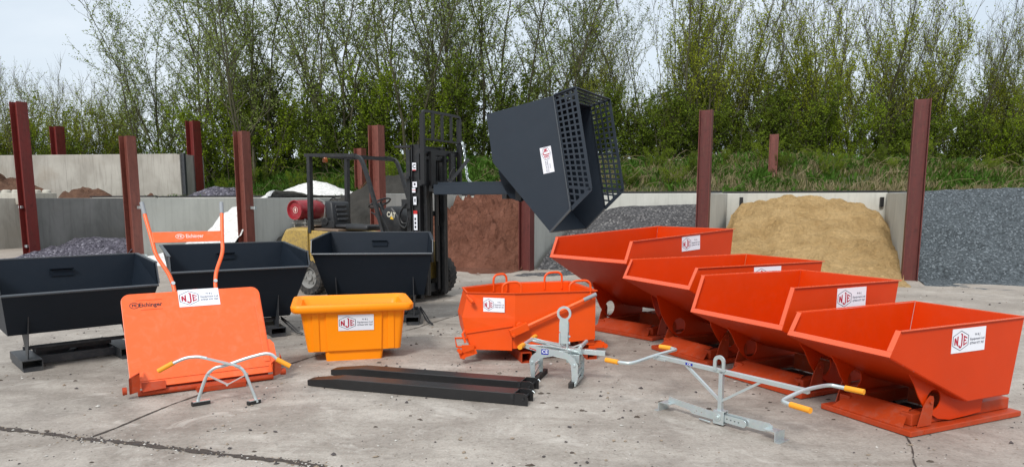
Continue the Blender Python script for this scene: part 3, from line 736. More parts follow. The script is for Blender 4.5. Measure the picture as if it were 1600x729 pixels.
# ------------------------------------------------------------ trees
def make_tree(seed, stems, H, lean, rad, nb, bl, nt_, tl, nl, ls, start=.2, up=.55, spread=.35, bend=.12, leaf_up=1.0, leafy=(0, 1), thin=.25):
    rnd = random.Random(seed); wood = MB(); LV = []; LF = []
    def rv(s): return Vector((rnd.gauss(0, s), rnd.gauss(0, s), rnd.gauss(0, s)))
    def leafat(p, s):
        n = Vector((rnd.gauss(0, 1), rnd.gauss(0, 1), rnd.gauss(0, 1) + .4)).normalized(); a = n.orthogonal().normalized()
        a = Matrix.Rotation(rnd.uniform(0, 6.28), 3, n) @ a; c = n.cross(a); w_ = s * rnd.uniform(.28, .45); l = s * rnd.uniform(.7, 1.2)
        b = len(LV); LV.extend([p, p + a * l * .5 + c * w_, p + a * l, p + a * l * .5 - c * w_]); LF.append((b, b + 1, b + 2, b + 3))
    def walk(p, d, L, n, wander, upw):
        P = [p]
        for i in range(n):
            d = (d + rv(wander) + Vector((0, 0, upw / n))).normalized(); p = p + d * (L / n); P.append(p)
        return P
    def at(P, t):
        f = t * (len(P) - 1); i = min(int(f), len(P) - 2); return P[i].lerp(P[i + 1], f - i), (P[i + 1] - P[i]).normalized()
    for s in range(stems):
        az = rnd.uniform(0, 6.28); ln = rnd.uniform(.2, 1) * lean
        d = Vector((math.cos(az) * ln, math.sin(az) * ln, 1)).normalized(); hh = H * rnd.uniform(.72, 1.0); r0 = rad * rnd.uniform(.65, 1)
        P = walk(Vector((math.cos(az) * spread * rnd.random(), math.sin(az) * spread * rnd.random(), -.15)), d, hh, 9, bend * .5, .25)
        wood.mat(0).tube(P, [r0 * (1 - .88 * (i / 9) ** .9) for i in range(10)], 6, cap=False)
        for k in range(nb):
            t = start + (1 - start) * (k + rnd.random()) / nb; p, dd = at(P, min(.985, t))
            az2 = rnd.uniform(0, 6.28); side = Vector((math.cos(az2), math.sin(az2), up * rnd.uniform(.3, 1.4))); d2 = (side + dd * .5).normalized()
            L = bl * (1.15 - .7 * t) * rnd.uniform(.6, 1.2); B = walk(p, d2, L, 4, bend, up * .6)
            rb = r0 * (1 - .85 * t) * .45 + .004; wood.mat(0).tube(B, [rb, rb * .8, rb * .6, rb * .45, rb * .25], 4, cap=False)
            for j in range(nt_):
                tt = .2 + .8 * (j + rnd.random()) / nt_; p2, d3 = at(B, min(.98, tt))
                d4 = (d3 * .7 + rv(.55) + Vector((0, 0, .25 * leaf_up))).normalized(); l2 = tl * rnd.uniform(.5, 1.2)
                T = walk(p2, d4, l2, 2, .18, .2 * leaf_up); wood.mat(1).tube(T, [.006, .0045, .002], 3, cap=False)
                if not (leafy[0] <= (p2.z / H) <= leafy[1]): continue
                for q in range(nl):
                    if rnd.random() < thin * sst(.42, .80, p2.z / H): continue
                    p3, _ = at(T, min(.999, (q + rnd.random()) / nl)); p3 = p3 + rv(.035)
                    leafat(p3, ls * rnd.uniform(.6, 1.25))
                    if rnd.random() < .55: leafat(p3 + rv(.04), ls * rnd.uniform(.5, 1.0))
    wm = wood.mesh('trunk', [M['bark'], M['bark_dark']])
    lm = bpy.data.meshes.new('crown'); lm.from_pydata([tuple(v) for v in LV], [], LF); lm.update()
    return wm, lm
KINDS = {}
def kind(k, leafm, *variants):
    KINDS[k] = []
    for v in variants:
        wm, lm = make_tree(**v); lm.materials.append(M[leafm]); KINDS[k].append((wm, lm))
tallp = dict(stems=4, H=9.2, lean=.42, rad=.068, nb=20, bl=2.6, nt_=9, tl=.85, nl=11, ls=.068, start=.18, up=.7, spread=.6, bend=.16)
kind('tall', 'leaf_grey', dict(tallp, seed=101), dict(tallp, seed=102, stems=3, lean=.6), dict(tallp, seed=103, stems=5, lean=.34, H=8.6))
bushp = dict(stems=13, H=7.4, lean=.62, rad=.045, nb=15, bl=1.7, nt_=8, tl=.7, nl=15, ls=.062, start=.06, up=1.0, spread=.5, leaf_up=1.8, thin=.85)
kind('bushy', 'leaf_olive', dict(bushp, seed=201), dict(bushp, seed=202, stems=13, H=6.4), dict(bushp, seed=203, H=7.6, stems=9, nl=6))
hedp = dict(stems=10, H=3.4, lean=.6, rad=.04, nb=10, bl=1.2, nt_=6, tl=.55, nl=13, ls=.10, start=.02, up=.4, spread=.9)
kind('hedge', 'leaf_dark', dict(hedp, seed=301), dict(hedp, seed=302, H=4.2))
kind('green', 'leaf_green', dict(hedp, seed=304, H=4.4, nl=11, ls=.09, up=.7))
def plant(name, label, cat, k, v, u, Y, s=1.0, rz=0.0, group=None, dz=0.0, sz=None):
    x = (u - 800) / 1120 * Y
    t = thing(name, label, cat, (x, Y, bank_z(x, Y) + dz - .05), rz, group); t.scale = (s, s, s if sz is None else sz)
    wm, lm = KINDS[k][v % len(KINDS[k])]
    for n_, me in (('trunk', wm), ('crown', lm)):
        o = bpy.data.objects.new(n_, me); o.parent = t; COL.objects.link(o)
    return t
rt = random.Random(77)
TALL = [(262, 31.0, .86, 'slender pale leaved tree leaning over the upper concrete wall at the left'),
        (290, 30.0, 1.05, 'tall thin stemmed tree behind the bright red post at the wall end'), (352, 30, 1.15, 'tall tree with thin stems above the white handle grips of the orange cart'),
        (415, 27.5, 1.08, 'tall open tree above the gap between cart and forklift'), (470, 29.5, 1.15, 'tall tree rising behind the left end of the forklift roof'),
        (530, 27.8, 1.12, 'tall leaning tree directly above the forklift cab'), (588, 29.5, 1.15, 'tall tree behind the red post seen through the cab'),
        (640, 27.5, 1.10, 'tall many stemmed tree just left of the load backrest'), (700, 28.6, 1.15, 'tall tree behind the load backrest of the forklift'),
        (752, 27.6, 1.08, 'tall upright tree between backrest and raised bucket'), (812, 28.6, 1.12, 'tall tree directly behind the raised charcoal bucket'),
        (872, 27.6, .98, 'tall tree above the mesh corner of the raised bucket'), (918, 29.5, .72, 'lower open tree right of the raised bucket, beside the sky gap')]
for i, (u, Y, s, l) in enumerate(TALL): plant('tall_tree', l, 'tree', 'tall', i, u, Y, s, rt.uniform(0, 6.28), 'tall open trees behind the bank')
BUSH = [(-60, 31, .88, 'bushy olive tree at the far left edge of the picture'), (15, 31.5, .86, 'bushy olive green tree behind the tallest left post'), (85, 31, .86, 'bushy upright twigged tree above the short red post'), (148, 31, .93, 'bushy tree between the short red post and the slender pale tree'),
        (205, 32.5, .66, 'low bushy tree behind the slender pale tree'),
        (925, 27.4, .72, 'yellow green bushy tree right behind the mesh side of the raised bucket'), (1015, 27.8, 1.12, 'broad yellow green bushy tree right of the sky gap'), (1085, 27, 1.22, 'tall yellow green bushy tree above the concrete slab on the bank'), (1145, 28, 1.05, 'bushy tree behind the brown post left of the yellow sand'),
        (1208, 29.5, .58, 'lower bushy tree behind the short brown post on the bank'),
        (1265, 27.4, 1.15, 'broad bright bushy tree above the yellow sand heap'), (1335, 27.6, 1.22, 'wide many stemmed tree above the right part of the yellow sand'), (1405, 28.5, 1.20, 'tall bushy tree left of the tall right hand post'), (1475, 27.2, 1.0, 'bushy sparse tree right of the tall right hand post'),
        (1540, 27.5, .84, 'thin leaved bushy tree above the blue grey chippings'), (1610, 26.8, .86, 'bushy tree cut by the right edge of the picture')]
for i, (u, Y, s, l) in enumerate(BUSH): plant('bushy_tree', l, 'tree', 'bushy', i + (i // 3), u, Y, s * .86, sz=s, rz=rt.uniform(0, 6.28), group='bushy spring trees behind the bank')
for i in range(16):
    u = 970 + 42 * i + rt.uniform(-16, 16); Yb = yr((u - 800) / 1120 * 21); Y = Yb + rt.uniform(1.6, 4.2)
    plant('weed_clump', 'low leafy weed clump growing on the grassy bank', 'weeds', 'green' if i % 3 else 'hedge', i, u, Y, rt.uniform(.12, .22), rt.uniform(0, 6.28), 'low weed clumps on the bank')
for i in range(9):
    u = 300 + 44 * i + rt.uniform(-16, 16); Y = yr((u - 800) / 1120 * 23) + rt.uniform(3.0, 4.8)
    plant('weed_clump', 'low leafy weed clump growing on the grassy bank', 'weeds', 'green' if i % 3 else 'hedge', i, u, Y, rt.uniform(.16, .28), rt.uniform(0, 6.28), 'low weed clumps on the bank')
gh = 'dense green shrubs of the thicket on the bank'
k = 0
for u in range(-80, 1720, 62):
    Y = 26.4 + rt.uniform(-.3, .9) + (3.6 if u < 290 else 2.2 if u < 370 else .9 if u < 700 else 0) - (.6 if u > 1400 else 0)
    kk = 'green' if rt.random() < .4 else 'hedge'
    plant('shrub', 'dense leafy shrub in the dark thicket under the trees behind the bank', 'shrub', kk, k, u + rt.uniform(-15, 15), Y, rt.uniform(.62, .95) * (1.0 if 330 < u < 760 else .9), rt.uniform(0, 6.28), gh); k += 1
for u in range(-60, 1700, 88):
    plant('shrub', 'dense leafy shrub in the dark thicket under the trees behind the bank', 'shrub', 'green' if rt.random() < .5 else 'hedge', k, u + rt.uniform(-20, 20), (33.5 if u < 290 else 30.5) + rt.uniform(-.6, .8), rt.uniform(.9, 1.15), rt.uniform(0, 6.28), gh); k += 1
# ------------------------------------------------------------ orange tipping skips
def tipping_skip(name, label, x, y, rz, W, zl, d1, zt, D, zr, dr, zb, df, b0, b1, Wb, st, worn=0):
    t = thing(name, label, 'tipping skip', (x, y, 0), rz, 'orange tipping skips in a row')
    h = W / 2; th = .006
    def P(y_, z_): return (y_, z_)
    prof = [P(0, zl), P(d1, zt), P(D, zr), P(dr, zb), P(df, zb)]
    # hopper: two side plates, sloping floor, bottom and back, folded rim
    b = MB()
    for s in (-1, 1):
        xs = s * h - (th if s > 0 else 0)
        b.prism([(xs, py, pz) for py, pz in prof], (th, 0, 0))
    def sheet(p, q, n_off):
        (y0, z0), (y1, z1) = p, q; d = Vector((0, y1 - y0, z1 - z0)).normalized(); nn = Vector((0, -d.z, d.y)) * n_off
        b.prism([(-h + th, y0, z0), (h - th, y0, z0), (h - th, y1, z1), (-h + th, y1, z1)], nn)
    sheet(prof[0], prof[4], -th); sheet(prof[4], prof[3], -th); sheet(prof[3], prof[2], -th)
    b.build('hopper', M['orange'], t, smooth=0, bevel=.003)
    # folded lip round the pouring edge, a U of flat bar
    b = MB(); f = .038; e = Vector((0, d1, zt - zl)); L = e.length; e.normalize(); n = Vector((0, -e.z, e.y)) * .007
    A = Vector((-h - .004, -.001, zl)); B = Vector((h + .004, -.001, zl)); o_ = Vector((0, -.004, 0))
    b.prism([A + o_, B + o_, B + o_ + e * f, A + o_ + e * f], n)
    for s, Q in ((1, A), (-1, B)):
        q0 = Q + o_ + e * f; q1 = Q + o_ + e * (L + .003)
        b.prism([q0, q0 + Vector((s * f, 0, 0)), q1 + Vector((s * f, 0, 0)), q1], n)
    b.build('pouring_lip', M['orange_lip'], t, smooth=0, bevel=.002)
    b = MB()
    for s in (-1, 1):
        b.prism([(s * h, d1 - .01, zt + .001), (s * (h + .016), d1 - .01, zt + .001), (s * (h + .016), D + .016, zr + .001), (s * h, D + .016, zr + .001)], (0, 0, .006))
    b.prism([(-h, D, zr), (h, D, zr), (h, D + .016, zr), (-h, D + .016, zr)], (0, 0, .006))
    b.build('rim_fold', M['orange_lip'], t, smooth=0)
    # rocker plates with their round holes
    sc_ = (W / .83) ** .6
    fx = Wb / 2 - .055
    sl = lambda yy: zl + (zb - zl) * yy / df          # hopper floor line
    def rp(u, v): return (b0 + u * sc_, v * (1 + (sc_ - 1) * .6))
    lower = [(.04, 0), (.065, .346), (.12, .25), (.20, .148), (.33, .078), (.45, .055), (.62, .060), (.78, .072)]
    y_s = b0 + .005; pts = [(y_s, sl(y_s) - .004)]
    pts += [rp(u, v) for u, v in lower[1:]]
    yend = pts[-1][0] + .02; pts += [(yend, zb - .008), (df, zb - .008)]
    hc = rp(.27, .215); hr = .073 * sc_
    for s in (-1, 1):
        b = MB(); b.plate(pts, [circle(hc[0], hc[1], hr, 24)[::-1]], (s * fx - .004, 0, 0), (0, 1, 0), (0, 0, 1), .008)
        b.build('rocker_plate', M['orange'], t, smooth=0)
        # upright bracket the rocker turns on
        bx = s * (fx + .018) - .004
        k = sc_
        br = [(hc[0] - .16 * k, .05), (hc[0] - .03 * k, .05), (hc[0] - .02 * k, hc[1] + .01), (hc[0] - .03 * k, hc[1] + .035 * k), (hc[0] - .055 * k, hc[1] + .04 * k), (hc[0] - .08 * k, hc[1] + .02 * k), (hc[0] - .115 * k, hc[1] - .03 * k)]
        b = MB(); b.prism([(bx, p[0], p[1]) for p in br], (.008, 0, 0)); b.cyl((bx - .012, hc[0] - .055 * k, hc[1]), (bx + .02, hc[0] - .055 * k, hc[1]), .013, 10)
        b.build('pivot_bracket', M['orange_base'], t, smooth=30)
    # base frame: flat flanges, raised fork channels, front ramp plate, rear cross channel
    g_ = Wb / 2; fl = .05
    b = MB(); b.prism([(-g_, b0, .004), (g_, b0, .004), (g_, b0 + .13, .004), (-g_, b0 + .13, .004)], (0, 0, .040))
    for s in (-1, 1):
        b.box(min(s * g_, s * (g_ - .09)), max(s * g_, s * (g_ - .09)), b0 + .132, b1, .004, .043)
    b.box(-g_ + .091, g_ - .091, b1 - .08, b1, .004, .042)
    b.build('base_flange', M['orange_base'], t, smooth=0, bevel=.006)
    for s in (-1, 1):
        x0, x1 = sorted((s * (g_ - .075), s * (g_ - .165)))
        b = MB(); b.box(x0, x1, b0 + .10, b1 - .03, .046, .128); b.build('fork_channel', M['orange_base'], t, smooth=0, bevel=.006)
    b = MB(); xw = g_ - .08
    b.prism([(-xw - .0, b0 + .02, .046), (xw, b0 + .02, .046), (xw - .055, b0 + .15, .142), (-xw + .055, b0 + .15, .142)], (0, .004, -.004))
    b.prism([(-xw + .055, b0 + .151, .143), (xw - .055, b0 + .151, .143), (xw - .055, b0 + .175, .148), (-xw + .055, b0 + .175, .148)], (0, 0, -.005))
    b.build('ramp_plate', M['orange_base'], t, smooth=0)
    b = MB(); m_ = b0 + (b1 - b0) * .62
    b.box(-g_ + .17, g_ - .17, m_, m_ + .012, .02, .16); b.box(-g_ + .17, g_ - .17, m_ + .012, m_ + .09, .148, .158)
    b.build('cross_channel', M['orange_base'], t, smooth=0)
    b = MB(); b.box(-g_ + .166, g_ - .166, b0 + .2, m_ - .01, .006, .012); b.bar((-g_ + .2, b0 + .5, .02), (g_ - .2, b0 + .47, .02), .03, .012); b.build('opening_shade', M['charcoal_frame'], t, smooth=0)  # dark sheet put in for the shade inside the base opening
    # safety chain ring on the back
    b = MB(); ring = [(h * .55 + 0, D + .02 - .06 + .035 * math.sin(a), zr - .20 + .035 * math.cos(a)) for a in [i * .4 for i in range(16)]]
    b.tube([(h - .03, dr + (D - dr) * .55 + .012 + .028 * math.sin(i * .42), zb + (zr - zb) * .5 + .028 * math.cos(i * .42)) for i in range(16)], .005, 6); b.build('chain_ring', M['zinc'], t)
    sy0, sz0, tilt = st
    sticker(t, (h + .001, sy0, sz0), (0, math.cos(tilt), math.sin(tilt)), (0, -math.sin(tilt), math.cos(tilt)))
    return t
tipping_skip('tipping_skip', 'orange tipping skip nearest the camera, at the front right', 2.183, 4.751, -1.147, .832, .578, .086, .737, 1.325, .745, 1.237, .208, .79, .313, 1.48, .74, (.742, .634, 0))
tipping_skip('tipping_skip', 'orange tipping skip second from the front of the row', 1.792, 5.723, -1.096, 1.0, .585, .112, .897, 1.32, .891, 1.22, .24, .80, .304, 1.5, .90, (.747, .786, 0))
tipping_skip('tipping_skip', 'orange tipping skip third from the front, its sticker half hidden', 1.371, 6.86, -1.132, 1.054, .751, .093, .942, 1.631, .947, 1.53, .25, .96, .305, 1.6, .88, (.915, .845, 0))
tipping_skip('tipping_skip', 'largest orange tipping skip, farthest back beside the grey gravel', .812, 7.807, -.863, 1.135, .898, .097, 1.123, 1.943, 1.203, 1.83, .26, 1.15, .555, 1.78, .973, (1.10, 1.069, .04))

# ------------------------------------------------------------ charcoal skips
def dark_skip(name, label, x, y, rz, W, zl, dc, zc, Wr, D, zr, Wb, db, zb, fo, fw, fd):
    t = thing(name, label, 'skip', (x, y, 0), rz, 'charcoal skips standing at the left')
    h = W / 2; hr = Wr / 2; hb = Wb / 2; th = .006
    lL, lR, cL, cR, rL, rR = [Vector(p) for p in ((-h, 0, zl), (h, 0, zl), (-h, dc, zc), (h, dc, zc), (-hr, D, zr), (hr, D, zr))]
    bL, bR, eL, eR = [Vector(p) for p in ((-hb, db, zb), (hb, db, zb), (-hb * .98, D - .1, zb), (hb * .98, D - .1, zb))]
    b = MB()
    def pl(*q):
        n = (q[1] - q[0]).cross(q[2] - q[0]).normalized() * th; b.prism(q, n)
    pl(lL, lR, bR, bL)                      # front, sloping in under the lip
    pl(bL, bR, eR, eL); pl(eL, eR, rR, rL)  # bottom, back
    for s, (l_, c_, r_, e_, b_) in ((1, (lR, cR, rR, eR, bR)), (-1, (lL, cL, rL, eL, bL))):
        b.add([l_, c_, r_, e_, b_], [(0, 1, 2), (0, 2, 3), (0, 3, 4)] if s > 0 else [(0, 2, 1), (0, 3, 2), (0, 4, 3)])
        i_ = Vector((-s * th, 0, 0)); b.add([p + i_ for p in (l_, c_, r_, e_, b_)], [(0, 2, 1), (0, 3, 2), (0, 4, 3)] if s > 0 else [(0, 1, 2), (0, 2, 3), (0, 3, 4)])
    b.build('hopper', M['charcoal'], t, smooth=0)
    b = MB(); k = .012
    b.cyl(lL + Vector((-.004, -.004, 0)), lR + Vector((.004, -.004, 0)), .013, 12)
    b.build('lip_bar', M['charcoal_edge'], t)
    b = MB()
    for s, (l_, c_, r_) in ((1, (lR, cR, rR)), (-1, (lL, cL, rL))):
        o_ = Vector((s * .008, 0, .004)); b.bar(l_ + o_ + Vector((0, 0, .012)), c_ + o_, .030, .012, (s, 0, 0)); b.bar(c_ + o_, r_ + o_, .034, .012)
    b.bar(rL + Vector((0, .006, .004)), rR + Vector((0, .006, .004)), .03, .012)
    b.build('rim', M['charcoal_edge'], t, smooth=0)
    b = MB(); zz = zr - .12; yy = D - .035
    b.prism([(-.10, yy, zz), (.10, yy, zz), (.105, yy - .035, zz + .012), (-.105, yy - .035, zz + .012)], (0, .0, .008)); b.prism([(-.10, yy - .006, zz), (.10, yy - .006, zz), (.10, yy - .006, zz - .06), (-.10, yy - .006, zz - .06)], (0, -.006, 0))
    b.build('handle_pocket', M['charcoal'], t, smooth=0)
    for s in (-1, 1):
        b = MB(); xk = s * (fo - .065)
        b.prism([(xk - .004, db * .55, zl + (zb - zl) * .55), (xk - .004, db, zb), (xk - .004, db + .28, zb - .005), (xk - .004, db + .10, .10), (xk - .004, fd + .08, .10)], (.008, 0, 0))
        b.build('rocker_plate', M['charcoal_frame'], t, smooth=0)
        x0, x1 = sorted((s * fo, s * (fo - fw))); y1 = D - .02; q = .005
        b = MB()                              # open ended rectangular fork pocket
        for (u0, u1, v0, v1) in ((x0, x1, .030, .030 + q), (x0, x1, .105 - q, .105), (x0, x0 + q, .0352, .0998), (x1 - q, x1, .0352, .0998)):
            b.box(u0, u1, fd, y1, v0, v1)
        b.build('fork_pocket', M['charcoal_frame'], t, smooth=0)
        b = MB(); b.box(x0 + .008, x1 - .002, fd, y1, .001, .028); b.build('skid', M['charcoal_frame'], t, smooth=0)
    b = MB(); m_ = fo - fw
    b.box(-m_, m_, fd + .22, fd + .27, .02, .095); b.box(-m_, m_, D - .2, D - .15, .02, .16); b.box(-m_, m_, fd + .32, fd + .36, .12, .16)
    b.bar((-.05, fd + .27, .08), (.03, D - .2, .1), .05, .03)
    b.cyl((-fo + .05, fd + .22, .185), (fo - .02, fd + .22, .185), .018, 10)
    b.build('base_frame', M['charcoal_frame'], t, smooth=0)
    b = MB(); b.tube(smooth_path([(fo + .01, fd + .25, .17), (fo + .06, fd + .10, .10), (fo + .10, fd - .0, .045), (fo + .17, fd - .06, .02)]), .010, 8); b.tube(smooth_path([(fo + .01, fd + .27, .19), (fo + .08, fd + .10, .12), (fo + .13, fd + .0, .05), (fo + .175, fd - .05, .022)]), .008, 8)
    b.build('release_lever', M['black'], t)
    return t
dark_skip('charcoal_skip', 'charcoal skip at the left edge, standing on open fork pockets', -3.895, 6.481, .753, 1.259, .735, .056, .947, 1.398, .902, .985, 1.142, .284, .346, .488, .163, .264)
dark_skip('charcoal_skip', 'charcoal skip in the middle, partly behind the orange panel cart', -2.912, 7.736, .56, 1.417, .804, .044, .966, 1.36, .984, 1.035, 1.124, .316, .215, .47, .17, .15)
dark_skip('charcoal_skip', 'charcoal skip in front of the forklift, behind the orange tub', -1.69, 8.666, .08, 1.435, .905, .047, 1.066, 1.30, .953, 1.123, 1.20, .31, .36, .539, .164, .135)

# ------------------------------------------------------------ orange plastic tub
t = thing('plastic_tub', 'bright orange moulded plastic tub standing on a narrow foot', 'tub', (-1.796, 6.788, 0), R(14.5))
def rl(x0, x1, y0, y1, z_, r): return [(px, py, z_) for px, py in rrect(x1 - x0, y1 - y0, r, 5, (x0 + x1) / 2, (y0 + y1) / 2)]
b = MB()
b.loft([rl(.0, .535, .03, .46, 0, .03), rl(-.012, .552, .018, .47, .115, .03)], True, False)
b.loft([rl(-.17, .72, .01, .50, .100, .045), rl(-.225, .765, -.055, .565, .50, .06)], True, False)
b.build('body', M['tub'], t, smooth=40, fix=True)
b = MB()
b.loft([rl(-.225, .765, -.055, .565, .499, .06), rl(-.29, .825, -.115, .62, .495, .075), rl(-.305, .84, -.13, .635, .51, .08), rl(-.31, .845, -.135, .64, .553, .085), rl(-.298, .833, -.123, .628, .570, .08), rl(-.262, .797, -.087, .592, .572, .075), rl(-.250, .785, -.075, .580, .566, .07), rl(-.215, .750, -.04, .550, .548, .065), rl(-.185, .72, -.015, .52, .45, .06), rl(-.14, .69, .03, .48, .16, .05), rl(-.10, .65, .07, .44, .15, .04)], False, True)
b.build('rim', M['tub'], t, smooth=45)
b = MB()
for x0, x1, d in ((.015, .53, .017), (-.12, -.055, .010), (.59, .655, .010)):   # raised panels on the face
    z0, z1 = .103, .495; f = lambda z_: .010 - .065 * (z_ - .100) / .40
    b.prism([(x0, f(z0) - d, z0), (x1, f(z0) - d, z0), (x1 + .01 * (d > .015), f(z1) - d, z1), (x0 - .01 * (d > .015), f(z1) - d, z1)], (0, d + .004, 0))
b.build('face_panel', M['tub'], t, smooth=0, bevel=.005)
f = lambda z_: .010 - .065 * (z_ - .100) / .40
sn = Vector((0, -.065, .372)).normalized()
sticker(t, (.29, f(.39) - .0195, .385), (1, 0, -.01), sn, .335, .160)

# ------------------------------------------------------------ orange panel cart leaning back
cx, cy, ca, ct, cW, cH, cz = -2.538, 5.787, .573, .493, 1.098, .804, .075
t = thing('panel_cart', 'bright orange flat panel cart leaning back, with two tall grey tipped handles', 'panel cart', (cx, cy, 0), ca)
up_ = Vector((0, math.sin(ct), math.cos(ct))); nn = Vector((0, -math.cos(ct), math.sin(ct))); o0 = Vector((0, 0, cz))
def PP(u, v, w_=0.0): return o0 + Vector((u, 0, 0)) + up_ * v + nn * w_
r = .07
out2 = [(-cW / 2, 0), (cW / 2, 0)] + [(cW / 2 - r + r * math.cos(R(a_)), cH - r + r * math.sin(R(a_))) for a_ in range(0, 91, 15)] + [(-cW / 2 + r + r * math.cos(R(a_)), cH - r + r * math.sin(R(a_))) for a_ in range(90, 181, 15)]
b = MB(); b.prism([PP(u, v, -.012) for u, v in out2], nn * .012); b.build('panel', M['orange_light'], t, smooth=0, bevel=.003)
b = MB()
b.prism([PP(cW / 2 - .055, .10, .0005), PP(cW / 2 - .010, .10, .0005), PP(cW / 2 - .010, .70, .0005), PP(cW / 2 - .055, .66, .0005)], nn * .006)
b.prism([PP(-cW / 2 + .03, .055, .0005), PP(cW / 2 - .03, .055, .0005), PP(cW / 2 - .03, .063, .0005), PP(-cW / 2 + .03, .063, .0005)], nn * .006)
b.prism([PP(cW / 2 + .0, .02, -.012), PP(cW / 2 + .055, .02, -.012), PP(cW / 2 + .05, .26, -.012), PP(cW / 2 + .02, .30, -.012), PP(cW / 2, .30, -.012)], nn * .008)
b.build('edge_fold', M['orange_light'], t, smooth=0, bevel=.001)
for s in (-1, 1):
    b = MB(); xc = .03
    pth = [PP(xc + s * .162, .66, -.03), PP(xc + s * .165, .86, -.03), PP(xc + s * .19, .98, -.03), PP(xc + s * .272, 1.16, -.03), PP(xc + s * .286, 1.30, -.03), PP(xc + s * .318, 1.56, -.03)]
    b.tube(smooth_path(pth), .0165, 12); b.build('handle', M['orange_light'], t)
    hobj = t.children[-1]
    b = MB(); b.cyl(PP(xc + s * .3165, 1.55, -.03), PP(xc + s * .328, 1.665, -.03), .0185, 12); b.build('grip', M['grip_grey'], hobj)
    b = MB(); b.cyl(PP(xc + s * .170, .885, -.03), PP(xc + s * .170, .885, -.005), .016, 10); b.build('bolt', M['zinc'], hobj)
b = MB(); b.prism([PP(-.248, 1.27, -.022), PP(.308, 1.27, -.022), PP(.312, 1.37, -.022), PP(-.252, 1.37, -.022)], nn * .008); b.build('cross_panel', M['orange_light'], t, smooth=0, bevel=.002)
crossp = t.children[-1]
b = MB(); ux = Vector((1, 0, 0))
put_text(b, 'Eichinger', PP(.085, 1.322, -.012), ux, up_, .050, .145, .02, .001)
rg = circle(0, 0, .036, 24, ry=.024); ri = circle(0, 0, .031, 24, ry=.019)
def ovalring(b, c, k=1.0, a=.036, bb=.024, wd=.005, lift=.001):
    o_ = circle(0, 0, a, 24, ry=bb); i_ = circle(0, 0, a - wd, 24, ry=bb - wd); base = Vector(c) + nn * lift
    for q in range(24):
        r_ = (q + 1) % 24; b.add([base + ux * p[0] + up_ * p[1] for p in (o_[q], o_[r_], i_[r_], i_[q])], [(0, 1, 2, 3)])
ovalring(b, PP(-.035, 1.322, -.012)); put_text(b, 'FE', PP(-.035, 1.322, -.012), ux, up_, .030, .038, .03, .001)
b.build('lettering', M['print_white'], crossp, smooth=0)
b = MB(); b.mat(0); cc = PP(-.385, .705, 0)
ovalring(b, PP(-.455, .700, 0), a=.036, bb=.027); put_text(b, 'FE', PP(-.455, .700, 0), ux, up_, .030, .036, .03, .001)
put_text(b, 'Eichinger', PP(-.335, .700, 0), ux, up_, .048, .175, .025, .001)
b.mat(1); b.prism([PP(-.44, .742, .0004), PP(-.245, .742, .0004), PP(-.245, .745, .0004), PP(-.44, .745, .0004)], nn * .001); b.prism([PP(-.41, .657, .0004), PP(-.245, .657, .0004), PP(-.245, .660, .0004), PP(-.41, .660, .0004)], nn * .001)
b.build('maker_print', [M['print_black'], M['orange']], t, smooth=0)
sticker(t, PP(.045, .735, .001), ux, up_, .325, .155)
for s in (-1, 1):      # folded catch brackets at the lower corners, standing on the ground
    b = MB(); u = s * (cW / 2 - .03) + (.06 if s > 0 else 0)
    b.prism([PP(u - .04, -.045, .02), PP(u + .03, -.03, .02), PP(u + .04, .15, .04), PP(u + .035, .09, .09), PP(u - .035, .06, .09)], Vector((.0, 0, 0)) + nn * .008)
    b.prism([PP(u - .04, .06, .02), PP(u + .036, .10, .02), PP(u + .036, .10, .09), PP(u - .04, .06, .09)], up_ * .008)
    b.prism([PP(u - .045, -.045, .028), PP(u - .037, -.045, .028), PP(u - .037, .06, .10), PP(u - .045, .06, .10)], Vector((.008, 0, 0)))
    b.cyl(PP(u - .09 if s < 0 else u + .03, -.01, .01), PP(u - .06 if s < 0 else u + .07, -.01, .01), .03, 12)
    b.build('catch_bracket', M['orange_base'], t, smooth=0)
b = MB(); b.prism([PP(-.47, -.035, -.02), PP(-.30, -.025, -.02), PP(-.30, .04, -.02), PP(-.47, .04, -.02)], nn * .03); b.cyl((-.5, .02, .028), (.55, .02, .028), .024, 12); b.box(-.08, .30, -.10, .04, .004, .045)
b.build('axle', M['orange_base'], t, smooth=35)
b = MB(); b.box(-.45, .52, .06, .10, .0, .06); b.bar((0, .08, .03), (0, .75, .02), .05, .05); b.bar((.03, .75, .02), (.03, .42, .78), .04, .04, (1, 0, 0)); b.build('rear_support', M['orange_base'], t, smooth=0)

# ------------------------------------------------------------ orange concrete pouring bucket
t = thing('pouring_bucket', 'orange steel pouring bucket with four hoop handles and a grey tipped lever', 'bucket', (.092, 6.733, 0), R(14))
plan = [(-.485, .17), (-.065, 0), (.745, 0), (.745, .85), (0, .85), (-.46, .56)]
def lev(z_, dx, zr_=None): return [(px + (dx if i in (0, 5) else 0), py, (z_ if zr_ is None or i not in (2, 3) else zr_)) for i, (px, py) in enumerate(plan)]
L_ = [lev(.675, 0), lev(.44, -.06, .5), lev(.29, -.035, .35), lev(.145, .02, .20)]
b = MB(); b.loft(L_, False, True)
inner = [[(px * .99 + .002, py * .975 + .010, pz) for px, py, pz in l] for l in L_]
b.loft([L_[0], inner[0]], False, False)
b.loft(inner[:3] + [[(p[0], p[1], p[2] + .012) for p in inner[3]]], False, True)
b.build('shell', M['orange_bucket'], t, smooth=0, fix=True, bevel=.002)
b = MB()
for i in range(6):
    p, q = Vector((*plan[i], .676)), Vector((*plan[(i + 1) % 6], .676)); d = (q - p).normalized(); n_ = Vector((d.y, -d.x, 0)) * .018
    b.prism([p - d * .004, q + d * .004, q + n_ + d * .004, p + n_ - d * .004], (0, 0, .006))
b.build('rim', M['orange_bucket'], t, smooth=0)
